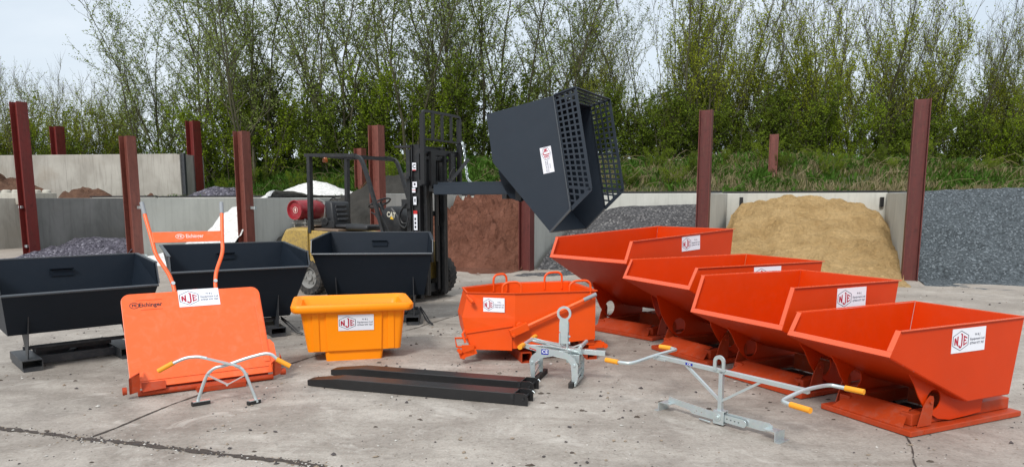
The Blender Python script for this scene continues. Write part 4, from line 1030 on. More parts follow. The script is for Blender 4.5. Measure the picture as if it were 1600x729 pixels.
for (x0, x1, yy, ya) in ((-.175, .0, .015, -.03), (.48, .69, -.01, -.01), (-.10, .045, .80, .78), (.475, .67, .838, .838)):
    b = MB(); b.tube(smooth_path([(x0, ya if ya > .7 else .052 if x0 < 0 else .012, .60), (x0, ya if ya > .7 else .052 if x0 < 0 else .012, .775), (x1, yy + (0 if yy > .7 else .008), .785), (x1, yy + (0 if yy > .7 else .008), .60)]), .0115, 10)
    b.build('hoop_handle', M['orange_bucket'], t)
b = MB()   # discharge flap cheek with its raised upper seam
n1 = Vector((-.17, -.42, 0)).normalized()
def F(x_, z_, o_=0.0):
    y_ = .17 - (x_ + .485) * .17 / .42 if x_ < -.065 else 0.0
    return (x_ + (n1.x * o_ if x_ < -.065 else 0), y_ - o_, z_)
b.prism([F(-.50, .285, .004), F(-.09, .365, .004), F(-.09, .13, .004), F(-.45, .13, .004)], (-.004, -.010, 0))
b.prism([F(-.50, .285, .015), F(-.09, .365, .015), F(-.09, .377, .015), F(-.50, .297, .015)], (-.003, -.014, 0))
b.build('discharge_flap', M['orange_bucket'], t, smooth=0)
b = MB(); b.bar((-.125, -.055, .305), (.045, -.055, .372), .055, .075, (0, 0, 1)); b.cyl((-.10, -.10, .29), (-.10, -.02, .29), .016, 10); b.cyl((-.03, -.03, .375), (-.03, -.065, .375), .036, 14)
b.build('lever_socket', M['orange_bucket'], t, smooth=30, bevel=.002)
b = MB(); b.cyl((-.02, -.055, .345), (.635, -.06, .615), .016, 12); b.build('lever', M['orange_light'], t)
lv = t.children[-1]; b = MB(); b.cyl((.60, -.06, .600), (.725, -.061, .652), .0195, 12); b.build('grip', M['grip_grey'], lv)
for x0 in (0.0, .665):
    b = MB(); q = .006; x1 = x0 + .10
    for (u0, u1, v0, v1) in ((x0, x1, 0, q), (x0, x1, .10 - q, .10), (x0, x0 + q, q + .0002, .0998 - q), (x1 - q, x1, q + .0002, .0998 - q)): b.box(u0, u1, .0, .80, v0, v1)
    b.box(x0 + .02, x1 - .02, .2, .7, .1002, .19)
    b.build('fork_pocket', M['orange_base'], t, smooth=0)
b = MB(); b.box(.70, .86, .05, .062, .10, .16); b.box(.70, .86, .12, .132, .10, .16); b.cyl((.87, .03, .12), (.87, .15, .12), .024, 12); b.box(.62, .75, .04, .14, .14, .19)
b.build('towing_lug', M['orange_bucket'], t, smooth=30)
b = MB()
b.tube([(-.50, .16, .24), (-.62, .13, .25), (-.61, .11, .17), (-.50, .14, .15)], .010, 8); b.tube([(-.50, .2, .33), (-.545, .15, .28), (-.52, .13, .2)], .012, 8)
b.box(-.56, -.44, .10, .125, .10, .18); b.cyl((-.585, .06, .13), (-.585, .14, .13), .020, 10); b.cyl((-.55, .07, .075), (-.55, .16, .075), .020, 10)
b.build('latch', M['orange_bucket'], t, smooth=30)
b = MB(); b.tube([(-.50, .165, .655), (-.44, .12, .58)], .014, 8); b.cyl((-.49, .08, .63), (-.46, .06, .60), .018, 8); b.build('stop_peg', M['orange_bucket'], t, smooth=30)
b = MB()
b.bar((-.58, .12, .075), (-.42, .12, .12), .04, .05)
b.build('latch_arm', M['orange_bucket'], t, smooth=30)
sticker(t, (-.255, .075 - .0075, .565), Vector((.42, -.17, -.012)), (0, 0, 1), .205, .135)
# ------------------------------------------------------------ zinc plated slab clamp
t = thing('slab_clamp', 'silver zinc plated lifting clamp with a round eye and orange yellow grips', 'lifting clamp', (.25, 5.936, 0), R(-17))
arch = [(-.085, .02), (-.105, .20), (-.085, .245), (-.04, .285), (-.15, .31), (-.14, .345), (-.04, .325), (.11, .308), (.225, .285), (.285, .24), (.315, .19), (.315, .07), (.298, .005), (.265, .005), (.262, .10), (.255, .19), (.215, .235), (.10, .255), (-.01, .228), (-.055, .185), (-.058, .08), (-.06, .02)]
for yy in (0, .27):
    b = MB(); b.plate(arch, [], (0, yy, 0), (1, 0, 0), (0, 0, 1), .008)
    for px, pz in ((-.082, .19), (.285, .185)): b.cyl((px, yy - .020, pz), (px, yy + .014, pz), .012, 8)
    b.build('side_plate', M['zinc'], t, smooth=30, bevel=.0015)
for x0, x1 in ((-.085, -.045), (.245, .285)):
    b = MB(); b.box(x0, x1, -.06, .40, .0, .045); b.build('grip_pad', M['rubber_pad'], t, smooth=0, bevel=.003)
for xx in (-.094, .29):
    b = MB(); b.box(xx, xx + .008, -.03, .33, .012, .04); b.bar((xx + .004, .0, .03), (xx + .004, .262, .10), .008, .02)
    b.box(xx - .0, xx + .008, -.004, .275, .13, .15)
    b.build('foot_plate', M['zinc'], t, smooth=0)
b = MB()
for yy, s in ((.035, 1), (.235, -1)):
    b.tube(smooth_path([(-.155, yy, .335), (-.02, yy, .300), (.10, yy + s * .03, .278), (.22, yy + s * .02, .29), (.325, yy, .335)]), .014, 4, flat=.5)
    b.tube(smooth_path([(-.15, yy + s * .01, .325), (.05, yy + s * .05, .318), (.17, yy + s * .07, .300), (.33, yy + s * .07, .262)]), .012, 4, flat=.6)
b.bar((.05, .13, .285), (.52, .135, .275), .040, .040); b.box(.20, .31, .06, .10, .19, .26); b.box(.20, .31, .17, .21, .19, .26); b.box(.22, .30, .105, .165, .16, .235)
b.cyl((.325, .03, .335), (.325, .30, .335), .016, 10); b.cyl((.325, -.01, .333), (.325, .03, .333), .010, 8)
b.build('scissor_arm', M['zinc'], t, smooth=30, bevel=.001)
b = MB(); b.cyl((.52, .135, .275), (.5215, .135, .275), .012, 4); b.build('tube_mouth', M['black'], t)
b = MB(); b.cyl((-.158, .0, .335), (-.158, .27, .335), .015, 10); b.build('handle_bar', M['zinc'], t)
hb = t.children[-1]
for y0, y1 in ((-.115, -.01), (.28, .385)):
    b = MB(); b.cyl((-.158, y0, .335), (-.158, y1, .335), .021, 12); b.build('grip', M['grip_yellow'], hb)
b = MB(); outer = circle(.165, .60, .062, 26, -55, 235) + [(.125, .51), (.125, .44), (.205, .44), (.205, .51)]
b.plate(outer, [circle(.165, .60, .043, 22)[::-1]], (0, .125, 0), (1, 0, 0), (0, 0, 1), .014)
b.box(.125, .135, .105, .165, .33, .43); b.box(.19, .20, .105, .165, .30, .52); b.box(.136, .189, .110, .118, .34, .50)
b.cyl((.12, .135, .345), (.215, .135, .345), .013, 8); b.cyl((.12, .135, .40), (.215, .135, .40), .010, 8)
b.build('lifting_eye', M['zinc'], t, smooth=30, bevel=.001)
b = MB(); b.mat(0); b.prism([(.0, -.0092, .262), (.062, -.0092, .262), (.062, -.0092, .308), (.0, -.0092, .308)], (0, -.0006, 0))
b.mat(1); put_text(b, 'CE', (.031, -.0099, .286), (1, 0, 0), (0, 0, 1), .040, .05, .02, .0005)
b.mat(2); b.prism([(-.105, -.0092, .307), (-.045, -.0092, .290), (-.045, -.0092, .300), (-.105, -.0092, .317)], (0, -.0006, 0))
b.build('rating_label', [M['print_blue'], M['white'], M['decal_red']], t, smooth=0)

# ------------------------------------------------------------ small scissor carrying tongs
t = thing('carrying_tongs', 'small silver scissor tongs with yellow grips in front of the orange panel cart', 'carrying tongs', (-2.403, 5.285, 0), R(9))
rr = .0125
b = MB(); b.tube(smooth_path([(-.150, .0, .335), (-.05, 0, .378), (.035, 0, .384), (.10, 0, .368)]), rr, 10); b.bar((.06, .0, .378), (.335, .0, .298), .008, .040, (0, -1, 0)); b.tube(smooth_path([(.30, 0, .305), (.345, 0, .283), (.372, 0, .245), (.448, 0, .012)]), rr, 10)
b.bar((.06, .0, .378), (.335, .0, .298), .034, .012)
b.build('arm', M['zinc'], t, smooth=40)
a1_ = t.children[-1]; b = MB(); b.cyl((-.250, 0, .283), (-.140, 0, .342), .0185, 12); b.build('grip', M['grip_yellow'], a1_)
b = MB(); b.tube(smooth_path([(.61, .03, .333), (.565, .03, .378), (.515, .03, .386), (.385, .03, .354), (.23, .03, .302), (.145, .03, .288), (.082, .03, .236), (.0, .03, .012)]), rr, 10); b.build('arm', M['zinc'], t)
a2_ = t.children[-1]; b = MB(); b.cyl((.600, .03, .338), (.700, .03, .278), .0185, 12); b.build('grip', M['grip_yellow'], a2_)
b = MB(); b.bar((.083, .012, .243), (.240, .012, .155), .006, .032, (0, -1, 0)); b.bar((.232, .018, .155), (.388, .018, .236), .006, .032, (0, -1, 0))
for q in ((.235, 0, .157), (.09, 0, .24), (.38, 0, .232), (.27, -.01, .312)): b.cyl((q[0], -.006, q[2]), (q[0], .03, q[2]), .009, 8)
b.build('link_bar', M['zinc'], t, smooth=30)
for x0, yw in ((0.0, .5), (.448, .75)):
    c_, s_ = math.cos(yw), math.sin(yw); d = Vector((c_, s_, 0))
    p = Vector((x0 + (.0 if x0 < .2 else .0), .015, .016)); q0 = p - d * .035 if x0 < .2 else p - d * .085; q1 = p + d * .10 if x0 < .2 else p + d * .02
    b = MB(); b.bar(q0, q1, .034, .028); b.build('rubber_foot', M['rubber_pad'], t, smooth=0, bevel=.003)
    b = MB(); b.bar(q0 + Vector((0, 0, .0165)) + d * .01, q1 + Vector((0, 0, .0165)), .036, .006); b.build('shoe', M['zinc'], t, smooth=0)

# ------------------------------------------------------------ long two person kerb lifter
t = thing('kerb_lifter', 'long silver two person kerb lifter with four yellow grips, in front of the orange skips', 'kerb lifter', (1.183, 5.136, 0), R(-49.08))
b = MB(); b.bar((-.15, 0, .395), (.27, 0, .386), .030, .030); b.bar((.27, 0, .386), (1.03, 0, .366), .030, .030); b.box(-.17, -.06, -.021, .021, .372, .392)
b.build('main_beam', M['zinc'], t, smooth=0, bevel=.002)
b = MB(); b.tube(smooth_path([(-.305, -.395, .40), (-.19, -.388, .40), (-.095, -.36, .402), (-.13, -.06, .412), (-.155, .17, .41), (-.175, .275, .405), (-.24, .300, .40), (-.335, .287, .40)]), .0125, 10); b.build('end_handle', M['zinc'], t)
e1 = t.children[-1]
for p, q in (((-.305, -.396, .40), (-.195, -.389, .40)), ((-.345, .286, .40), (-.245, .299, .40))):
    b = MB(); b.cyl(p, q, .018, 12); b.build('grip', M['grip_yellow'], e1)
b = MB(); b.tube(smooth_path([(1.25, .235, .37), (1.12, .24, .37), (1.045, .225, .375), (1.022, -.04, .385), (1.026, -.275, .375), (1.035, -.345, .37), (1.10, -.372, .37), (1.23, -.40, .37)]), .0125, 10); b.build('end_handle', M['zinc'], t)
e2 = t.children[-1]
for p, q in (((1.145, .24, .37), (1.265, .235, .37)), ((1.105, -.373, .37), (1.24, -.402, .37))):
    b = MB(); b.cyl(p, q, .018, 12); b.build('grip', M['grip_yellow'], e2)
b = MB(); b.box(.390, .420, -.015, .015, .09, .385); b.build('centre_post', M['zinc'], t, smooth=0, bevel=.002)
b = MB(); b.bar((.11, 0, .375), (.395, 0, .175), .016, .020, (0, 1, 0)); b.bar((.415, 0, .175), (.70, 0, .362), .016, .020, (0, 1, 0)); b.build('brace', M['zinc'], t, smooth=0)
b = MB(); b.plate([(.355, .39), (.355, .45)] + circle(.400, .452, .045, 14, 180, 0) + [(.445, .39), (.423, .39), (.423, .448)] + circle(.400, .450, .022, 12, 0, 180) + [(.378, .39)], [], (0, -.022, 0), (1, 0, 0), (0, 0, 1), .012); b.build('lifting_loop', M['zinc'], t, smooth=30)
b = MB()
b.plate([(-.03, .075), (-.02, .115), (.06, .105), (.36, .085), (.36, .03), (.18, .032), (.16, .052)], [circle(.22, .060, .006, 8)[::-1], circle(.26, .058, .006, 8)[::-1], circle(.205, .045, .004, 8)[::-1]], (0, -.004, 0), (1, 0, 0), (0, 0, 1), .006)
b.plate([(.44, .095), (.44, .045), (.72, .035), (.78, .045), (.80, .085), (.77, .10)], [], (0, .008, 0), (1, 0, 0), (0, 0, 1), .006)
b.plate([(.44, .085), (.44, .035), (.58, .030)] + circle(.59, .055, .027, 8, -80, 80) + [(.57, .083)], [circle(.47, .060, .006, 8)[::-1], circle(.50, .058, .006, 8)[::-1], circle(.53, .057, .006, 8)[::-1], circle(.56, .056, .006, 8)[::-1]], (0, -.012, 0), (1, 0, 0), (0, 0, 1), .006)
b.build('sliding_bar', M['zinc'], t, smooth=0)
b = MB(); b.box(.368, .45, -.030, .030, .012, .020); b.box(.368, .45, -.030, .030, .100, .108); b.box(.368, .45, -.030, -.022, .0202, .0998); b.box(.368, .45, .022, .030, .0202, .0998); b.cyl((.405, -.045, .06), (.405, .04, .06), .014, 6); b.cyl((.405, -.036, .06), (.405, -.031, .06), .026, 12)
b.tube([(.36, -.05, .02), (.25, -.02, .012)], .006, 6)
b.build('clamp_box', M['zinc'], t, smooth=30, bevel=.001)
for x0, s in ((-.03, -1), (.80, 1)):
    b = MB(); x1 = x0 + s * .0
    b.box(x0 - .04, x0 + .05, -.055, .02, .066, .072); b.box(min(x0 + s * .046, x0 + s * .052), max(x0 + s * .046, x0 + s * .052), -.06, .06, .0, .066)
    b.box(min(x0 + s * .052, x0 + s * .085), max(x0 + s * .052, x0 + s * .085), -.06, .06, .0, .006)
    b.build('kerb_jaw', M['zinc'], t, smooth=0)
b = MB(); b.mat(0); b.prism([(.115, -.0158, .380), (.175, -.0158, .379), (.175, -.0158, .397), (.115, -.0158, .398)], (0, -.0005, 0)); b.mat(1); put_text(b, 'CE', (.145, -.0164, .3885), (1, 0, 0), (0, 0, 1), .018, .03, .02, .0004)
b.build('rating_label', [M['print_blue'], M['white']], t, smooth=0)

# ------------------------------------------------------------ fork extension sleeves lying on the yard
def fork_sleeve(label, x, y, rz, L):
    t = thing('fork_extension', label, 'fork extension', (x, y, 0), rz, 'black fork extensions lying on the yard')
    b = MB(); w_ = .155; h = .092
    side = [(0.0, .004), (.03, .003), (.34, .002), (L - .11, .002), (L - .11, h), (.30, .086), (.04, .056), (.0, .050)]
    tipy = lambda x_: 1 - .35 * max(0, (.10 - x_) / .10)
    vs = []; n = len(side)
    for s in (-1, 1):
        for (px, pz) in side: vs.append((px, w_ / 2 + s * w_ / 2 * tipy(px), pz))
    fs = [list(range(n))[::-1], list(range(n, 2 * n))] + [[i, (i + 1) % n, (i + 1) % n + n, i + n] for i in range(n)]
    b.add(vs, [f[::-1] for f in fs]); b.build('sleeve', M['satin_black'], t, smooth=0, bevel=.004, fix=True)
    for yy in (0, w_ - .010):
        b = MB(); b.plate([(L - .109, .0), (L, .0), (L, .06), (L - .015, .088), (L - .035, .095), (L - .109, .095)], [], (0, yy + .010, 0), (1, 0, 0), (0, 0, 1), .010); b.build('cheek', M['satin_black'], t, smooth=0)
    b = MB(); b.cyl((L - .035, -.012, .055), (L - .035, w_ + .012, .055), .009, 10); b.box(L - .135, L - .110, -.006, -.001, .045, .093); b.build('locking_pin', M['black'], t, smooth=30)
    b = MB(); b.tube([(L - .03, w_ + .012, .055 + .0), (L - .01, w_ + .025, .075), (L + .005, w_ + .02, .06)], .005, 6); b.build('clip', M['zinc'], t)
    return t
fork_sleeve('black fork extension nearest the camera, its tip farther left', -1.735, 5.868, R(-17.6), 1.945)
fork_sleeve('black fork extension lying behind the other, nearer the orange tub', -1.63, 6.235, R(-18.2), 1.90)
# ------------------------------------------------------------ forklift truck
FO = Vector((-3.13, 12.19, 0)); FA = R(-28)
t = thing('forklift_truck', 'worn yellow and black forklift truck facing right with a red gas cylinder', 'forklift', FO, FA)
def part(b, name, mat, par=None, **k): return b.build(name, mat, par or t, **k)
b = MB()
cw = [(-.55, .30), (-.60, .45), (-.60, .90), (-.50, 1.06), (-.34, 1.10), (.02, 1.10), (.02, .66), (-.02, .62), (-.30, .58), (-.42, .34), (-.46, .30)]
loops = []
for yy, k in ((-.50, .93), (-.44, 1.0), (.44, 1.0), (.50, .93)): loops.append([(px if px > -.1 else px * k, yy, (pz if pz < .8 else .8 + (pz - .8) * (k ** 1.5))) for px, pz in cw])
b.loft(loops, True, True); part(b, 'counterweight', M['yellow'], smooth=30, bevel=.015, fix=True)
b = MB()
hood = [(.03, .45), (.03, 1.06), (.55, 1.04), (1.02, 1.0), (1.04, .60), (1.30, .52), (1.75, .50), (1.80, .86), (1.95, .90), (1.98, .30), (.34, .26), (.30, .45)]
b.prism([(px, -.47, pz) for px, pz in hood], (0, .94, 0)); part(b, 'chassis', M['yellow'], smooth=0, bevel=.012)
b = MB(); b.prism([(.06, -.40, 1.064), (.60, -.40, 1.050), (.60, .40, 1.050), (.06, .40, 1.064)], (0, 0, .03)); b.prism([(-.25, -.34, 1.104), (-.02, -.42, 1.104), (.12, -.40, 1.13), (.15, .30, 1.12), (-.2, .34, 1.104)], (0, 0, .018)); part(b, 'hood_cover', simple('worn brown cover', (.22, .16, .12), .8), smooth=0)
b = MB()
b.box(.60, 1.06, -.24, .24, 1.06, 1.15); b.box(.22, .62, -.24, .24, 1.10, 1.16)
part(b, 'seat_cushion', M['vinyl'], bevel=.035, smooth=180)
b = MB(); b.prism([(.20, -.23, 1.14), (.36, -.23, 1.14), (.30, -.20, 1.52), (.17, -.20, 1.54), (.13, -.20, 1.50)], (0, .44, 0)); part(b, 'backrest', M['vinyl'], bevel=.04, smooth=180)
bk = t.children[-1]
b = MB()
for q in range(4): b.box(.335 - .012 * q, .372 - .014 * q, -.13, .13, 1.20 + .075 * q, 1.255 + .075 * q)
b.build('padding', M['vinyl'], bk, bevel=.018, smooth=180)
b = MB(); b.box(.12, .40, -.27, -.24, 1.10, 1.22); b.cyl((.22, -.29, 1.2), (.22, -.24, 1.2), .06, 12); part(b, 'seat_bracket', M['black'], smooth=30, bevel=.005)
# overhead guard
b = MB(); w_ = .055
for s in (-1, 1):
    yy = s * .45
    b.bar((.06, yy, 1.02), (.09, yy, 2.24), .075, .06, (1, 0, 0))
    b.bar((.00, yy, 2.265), (1.04, yy, 2.235), .06, .05)
    P_ = smooth_path([(1.0, yy, 2.235), (1.14, yy, 2.20), (1.26, yy, 1.92), (1.56, yy, 1.0)])
    b.tube(P_, .036, 4, flat=1.0)
for xx in (.03, .28, .50, .72, .94): b.bar((xx, -.45, 2.262 - .03 * xx), (xx, .45, 2.262 - .03 * xx), .05 if xx in (.03, .94) else .025, .03)
b.bar((1.1, -.45, 2.20), (1.1, .45, 2.20), .05, .04)
part(b, 'overhead_guard', M['black'], smooth=0)
b = MB(); b.lathe([(.0, 0), (.04, 0), (.045, .05), (.03, .08), (0, .085)], (.28, -.3, 2.15), (0, 0, 1), 12); part(b, 'beacon', simple('amber lens', (.35, .09, .01), .3))
# steering
b = MB(); c_ = Vector((1.13, 0, 1.50)); ax = Vector((-.42, 0, .9)).normalized(); a_ = Vector((0, 1, 0)); b_ = ax.cross(a_)
b.tube([c_ + a_ * (.18 * math.cos(i * math.pi / 14)) + b_ * (.18 * math.sin(i * math.pi / 14)) for i in range(29)], .014, 8)
for q in (0, 2.2, 4.2): b.bar(c_ + ax * -.01, c_ + (a_ * math.cos(q) + b_ * math.sin(q)) * .175, .022, .010, ax)
b.cyl(c_ - ax * .03, c_ + ax * .012, .04, 14); part(b, 'steering_wheel', M['vinyl'])
b = MB(); b.cyl(c_ - ax * .02, (1.36, 0, 1.05), .035, 12); b.tube([c_ - ax * .07, c_ - ax * .05 + Vector((0, -.18, .02)), c_ - ax * .05 + Vector((0, -.25, .02))], .009, 6); part(b, 'steering_column', M['black'])
b = MB(); b.prism([(1.33, -.26, 1.0), (1.34, -.26, 1.30), (1.42, -.26, 1.44), (1.56, -.26, 1.46), (1.70, -.26, 1.30), (1.74, -.26, 1.0)], (0, .5, 0)); part(b, 'dash_cowl', M['black'], bevel=.04, smooth=180)
dc = t.children[-1]; b = MB(); put_text(b, 'CAT', (1.555, -.2622, 1.32), (1, 0, -.12), (.12, 0, 1), .11, .17, .04, .002); b.mat(1); b.prism([(1.53, -.2615, 1.26), (1.60, -.2615, 1.25), (1.565, -.2615, 1.31)], (0, -.002, 0)); b.build('lettering', [simple('cream print', (.65, .62, .5), .5), M['hazard_yellow']], dc, smooth=0)
b = MB()
for k in range(3): b.tube(smooth_path([(1.22 + .05 * k, -.33, 1.36 - .02 * k), (1.30 + .05 * k, -.34, 1.33), (1.42 + .05 * k, -.35, 1.18), (1.50 + .06 * k, -.36, .98)]), .010, 6)
part(b, 'control_lever', M['black'])
# gas cylinder lying across the counterweight
b = MB(); tcn = Vector((-.34, -.40, 1.385)); b.lathe([(0, .035), (.135, .035), (.150, 0), (.162, .0), (.165, .02), (.160, .05), (.165, .12), (.165, .28), (.170, .29), (.170, .31), (.165, .32), (.165, .48), (.150, .58), (.11, .64), (.05, .66), (0, .66)], tcn, (0, 1, 0), 28); part(b, 'gas_cylinder', M['red_tank'])
gc = t.children[-1]; b = MB(); b.lathe([(.115, .60), (.12, .60), (.12, .72), (.115, .72)], tcn, (0, 1, 0), 20); b.cyl(tcn + Vector((0, .66, 0)), tcn + Vector((0, .72, 0)), .02, 8); b.build('collar', M['rim'], gc)
b = MB(); b.plate(circle(0, 0, .052, 20), [circle(0, 0, .046, 20)[::-1]], tcn + Vector((0, .030, 0)), (1, 0, 0), (0, 0, 1), .003); put_text(b, '*', tcn + Vector((0, .028, -.02)), (1, 0, 0), (0, 0, 1), .10, None, .03); b.prism([tcn + Vector(q) for q in ((-.008, .033, -.03), (.008, .033, -.03), (.016, .033, .01), (0, .033, .035), (-.016, .033, .01))], (0, -.004, 0)); b.build('emblem', M['print_white'], gc, smooth=0)
b = MB()
for yy in (-.28, .12):
    b.bar((-.50, yy, 1.17), (-.18, yy, 1.17), .05, .02); b.cyl((-.46, yy, 1.08), (-.46, yy, 1.24), .014, 8); b.cyl((-.22, yy, 1.08), (-.22, yy, 1.24), .014, 8)
b.box(-.46, -.22, -.3, .2, 1.185, 1.205); b.tube([(-.18, .12, 1.17), (-.12, .12, 1.5), (-.30, .12, 1.57), (-.50, .12, 1.5)], .012, 6); part(b, 'cylinder_cradle', M['rim'], smooth=30)
b = MB(); b.tube(smooth_path([(-.34, .3, 1.37), (-.2, .36, 1.6), (.0, .33, 1.55), (.12, .3, 1.2), (.1, .3, 1.05)]), .011, 6); part(b, 'gas_hose', M['black'])
# wheels
def wheel(x, y, r, w__, s):
    b = MB(); b.lathe([(r * .62, -w__ / 2), (r * .95, -w__ / 2), (r, -w__ * .36), (r, w__ * .36), (r * .95, w__ / 2), (r * .62, w__ / 2)], (x, y, r), (0, 1, 0), 36)
    for k in range(26):
        a_ = 2 * math.pi * k / 26
        b.bar((x + (r - .002) * math.cos(a_), y - w__ * .42, r + (r - .002) * math.sin(a_)), (x + (r - .002) * math.cos(a_ + .12), y + w__ * .42, r + (r - .002) * math.sin(a_ + .12)), .035, .018, (math.cos(a_), 0, math.sin(a_)))
    part(b, 'wheel', M['rubber'], smooth=40); wh = t.children[-1]
    b = MB(); b.lathe([(0, s * w__ * .30), (r * .18, s * w__ * .34), (r * .2, s * w__ * .2), (r * .45, s * w__ * .12), (r * .56, s * w__ * .46), (r * .64, s * w__ * .48)], (x, y, r), (0, 1, 0), 24)
    for k in range(6): a_ = k * math.pi / 3; b.cyl((x + r * .33 * math.cos(a_), y + s * w__ * .12, r + r * .33 * math.sin(a_)), (x + r * .33 * math.cos(a_), y + s * w__ * .26, r + r * .33 * math.sin(a_)), .016, 6)
    b.build('rim', M['rim'], wh, smooth=40)
for yy, s in ((-.40, -1), (.40, 1)): wheel(0, yy, .285, .19, s)
for yy, s in ((-.47, -1), (.50, 1)): wheel(1.86, yy, .34, .24, s)
b = MB(); b.tube([(1.86 + .44 * math.cos(R(a_)), -.47, .34 + .44 * math.sin(R(a_))) for a_ in range(20, 171, 15)], .02, 6); b.box(-.1, .1, -.3, .3, .22, .34); part(b, 'axle', M['black'], smooth=40)
# mast
b = MB()
for s in (-1, 1):
    yy = s * .32
    for (x0, x1, o_, z0, z1) in ((2.02, 2.17, 0, .05, 2.37), (2.10, 2.24, -.075 * s, .10, 2.30)):
        y0 = yy + o_
        b.box(x0, x1, y0 - .008, y0 + .008, z0, z1); b.box(x0, x0 + .02, y0 - .04, y0 + .04, z0 + .001, z1 - .001); b.box(x1 - .02, x1, y0 - .04, y0 + .04, z0 + .001, z1 - .001)
b.box(2.02, 2.10, -.30, .30, 2.28, 2.36); b.box(2.03, 2.10, -.30, .30, 1.30, 1.38); b.box(2.03, 2.10, -.30, .30, .12, .25); b.box(1.74, 2.02, -.38, -.20, 2.33, 2.36); b.box(1.90, 2.02, -.42, -.30, 1.86, 1.90)
b.box(1.93, 2.00, -.36, -.28, .5, 2.30); b.box(1.86, 2.02, -.40, -.26, 1.42, 1.56)
part(b, 'mast', M['black'], smooth=0)
mst = t.children[-1]
for yy in (-.17, .17):
    b = MB(); b.cyl((2.13, yy, .15), (2.13, yy, 1.15), .038, 12); b.build('lift_ram', M['black'], mst)
    b = MB(); b.cyl((2.13, yy, 1.15), (2.13, yy, 1.80), .022, 12); b.build('ram_rod', M['rail_steel'], mst)
b = MB(); b.box(2.16, 2.185, -.10, -.04, .6, 2.2); b.box(2.16, 2.185, .04, .10, .6, 2.2); b.build('lift_chain', M['satin_black'], mst, smooth=0)
b = MB(); b.tube(smooth_path([(1.95, -.42, 1.50), (1.85, -.46, 1.35), (1.86, -.46, 1.18), (1.96, -.44, 1.12), (2.0, -.42, 1.3)]), .013, 6); b.build('hydraulic_hose', M['black'], mst); b = MB(); b.tube(smooth_path([(1.93, -.38, 1.50), (1.84, -.43, 1.33), (1.88, -.43, 1.2), (1.98, -.42, 1.2)]), .010, 6); b.build('hydraulic_hose', M['black'], mst); b = MB(); b.tube(smooth_path([(1.40, .40, 2.1), (1.55, .42, 1.8), (1.62, .43, 1.6)]), .02, 6); b.build('hydraulic_hose', M['black'], mst)
b = MB(); b.mat(0); yq = -.3610
for (z0, z1, x0, x1) in ((1.99, 2.10, 2.045, 2.115), (1.74, 1.82, 2.045, 2.125), (1.66, 1.73, 2.035, 2.095), (1.48, 1.60, 2.055, 2.11), (1.10, 1.39, 2.055, 2.12)): b.box(x0, x1, yq - .002, yq, z0, z1)
b.mat(1); b.box(2.053, 2.122, yq - .004, yq - .0022, 1.34, 1.392); b.box(2.04, 2.10, yq - .004, yq - .0022, 1.69, 1.70); b.box(2.05, 2.11, yq - .004, yq - .0022, 1.985, 2.0)
b.mat(2)
for z0 in (1.13, 1.19, 1.25): b.box(2.07, 2.10, yq - .004, yq - .0022, z0, z0 + .035)
b.box(2.07, 2.10, yq - .004, yq - .0022, 1.77, 1.80); b.box(2.075, 2.095, yq - .004, yq - .0022, 1.52, 1.57); put_text(b, 'C', (2.08, yq - .0024, 2.045), (1, 0, 0), (0, 0, 1), .08, None, .03)
b.build('warning_decal', [M['white'], M['decal_red'], M['print_black']], mst, smooth=0)
# carriage, load backrest, forks
b = MB(); b.box(2.26, 2.31, -.50, .50, 2.22, 2.30); b.box(2.26, 2.31, -.50, .50, 1.76, 1.84)
for yy in (-.42, -.14, .14, .42): b.box(2.262, 2.308, yy - .02, yy + .02, 1.841, 2.219)
b.cyl((2.23, -.30, 2.16), (2.23, .30, 2.16), .035, 10); part(b, 'carriage', M['black'], smooth=30)
b = MB()
for s in (-1, 1): b.box(2.30, 2.37, s * .50 - .02, s * .50 + .02, 1.78, 2.79)
b.box(2.33, 2.36, -.48, .48, 2.42, 2.445)
b.tube(smooth_path([(2.345, -.50, 2.76), (2.345, -.50, 2.815), (2.345, -.44, 2.835), (2.345, .44, 2.835), (2.345, .50, 2.815), (2.345, .50, 2.76)]), .026, 4)
for yy in (-.25, 0.0, .25): b.box(2.335, 2.36, yy - .024, yy + .024, 2.446, 2.82)
part(b, 'load_backrest', M['satin_black'], smooth=0)
for yy in (-.27, .27):
    b = MB(); b.prism([(2.315, yy - .05, 2.26), (2.36, yy - .05, 2.26), (2.36, yy - .05, 1.72), (3.55, yy - .05, 1.70), (3.60, yy - .05, 1.675), (2.315, yy - .05, 1.675)], (0, .10, 0)); part(b, 'fork', M['satin_black'], smooth=0)

# chain hooked over the backrest
b = MB(); ch = []
for i in range(27):
    s = i / 26; pth = [(2.30, .50, 2.28), (2.33, .52, 2.44), (2.40, .50, 2.44), (2.43, .50, 2.28), (2.46, .50, 2.05), (2.50, .47, 1.88), (2.60, .44, 1.80)]
    f_ = s * (len(pth) - 1); k = min(int(f_), len(pth) - 2); ch.append(Vector(pth[k]).lerp(Vector(pth[k + 1]), f_ - k))
for i, (p, q) in enumerate(zip(ch, ch[1:])):
    c_ = (p + q) / 2; d = (q - p).normalized(); s_ = d.cross(Vector((.3, 1, .2))).normalized()
    if i % 2: s_ = d.cross(s_)
    b.tube([c_ + d * .036 * math.cos(a_ * math.pi / 5) + s_ * .018 * math.sin(a_ * math.pi / 5) for a_ in range(11)], .0065, 5, cap=False)
o = b.build('safety_chain', M['zinc'], loc=FO, rz=FA); tag(o, 'bright steel chain looped over the load backrest and hooked to the bucket', 'chain')

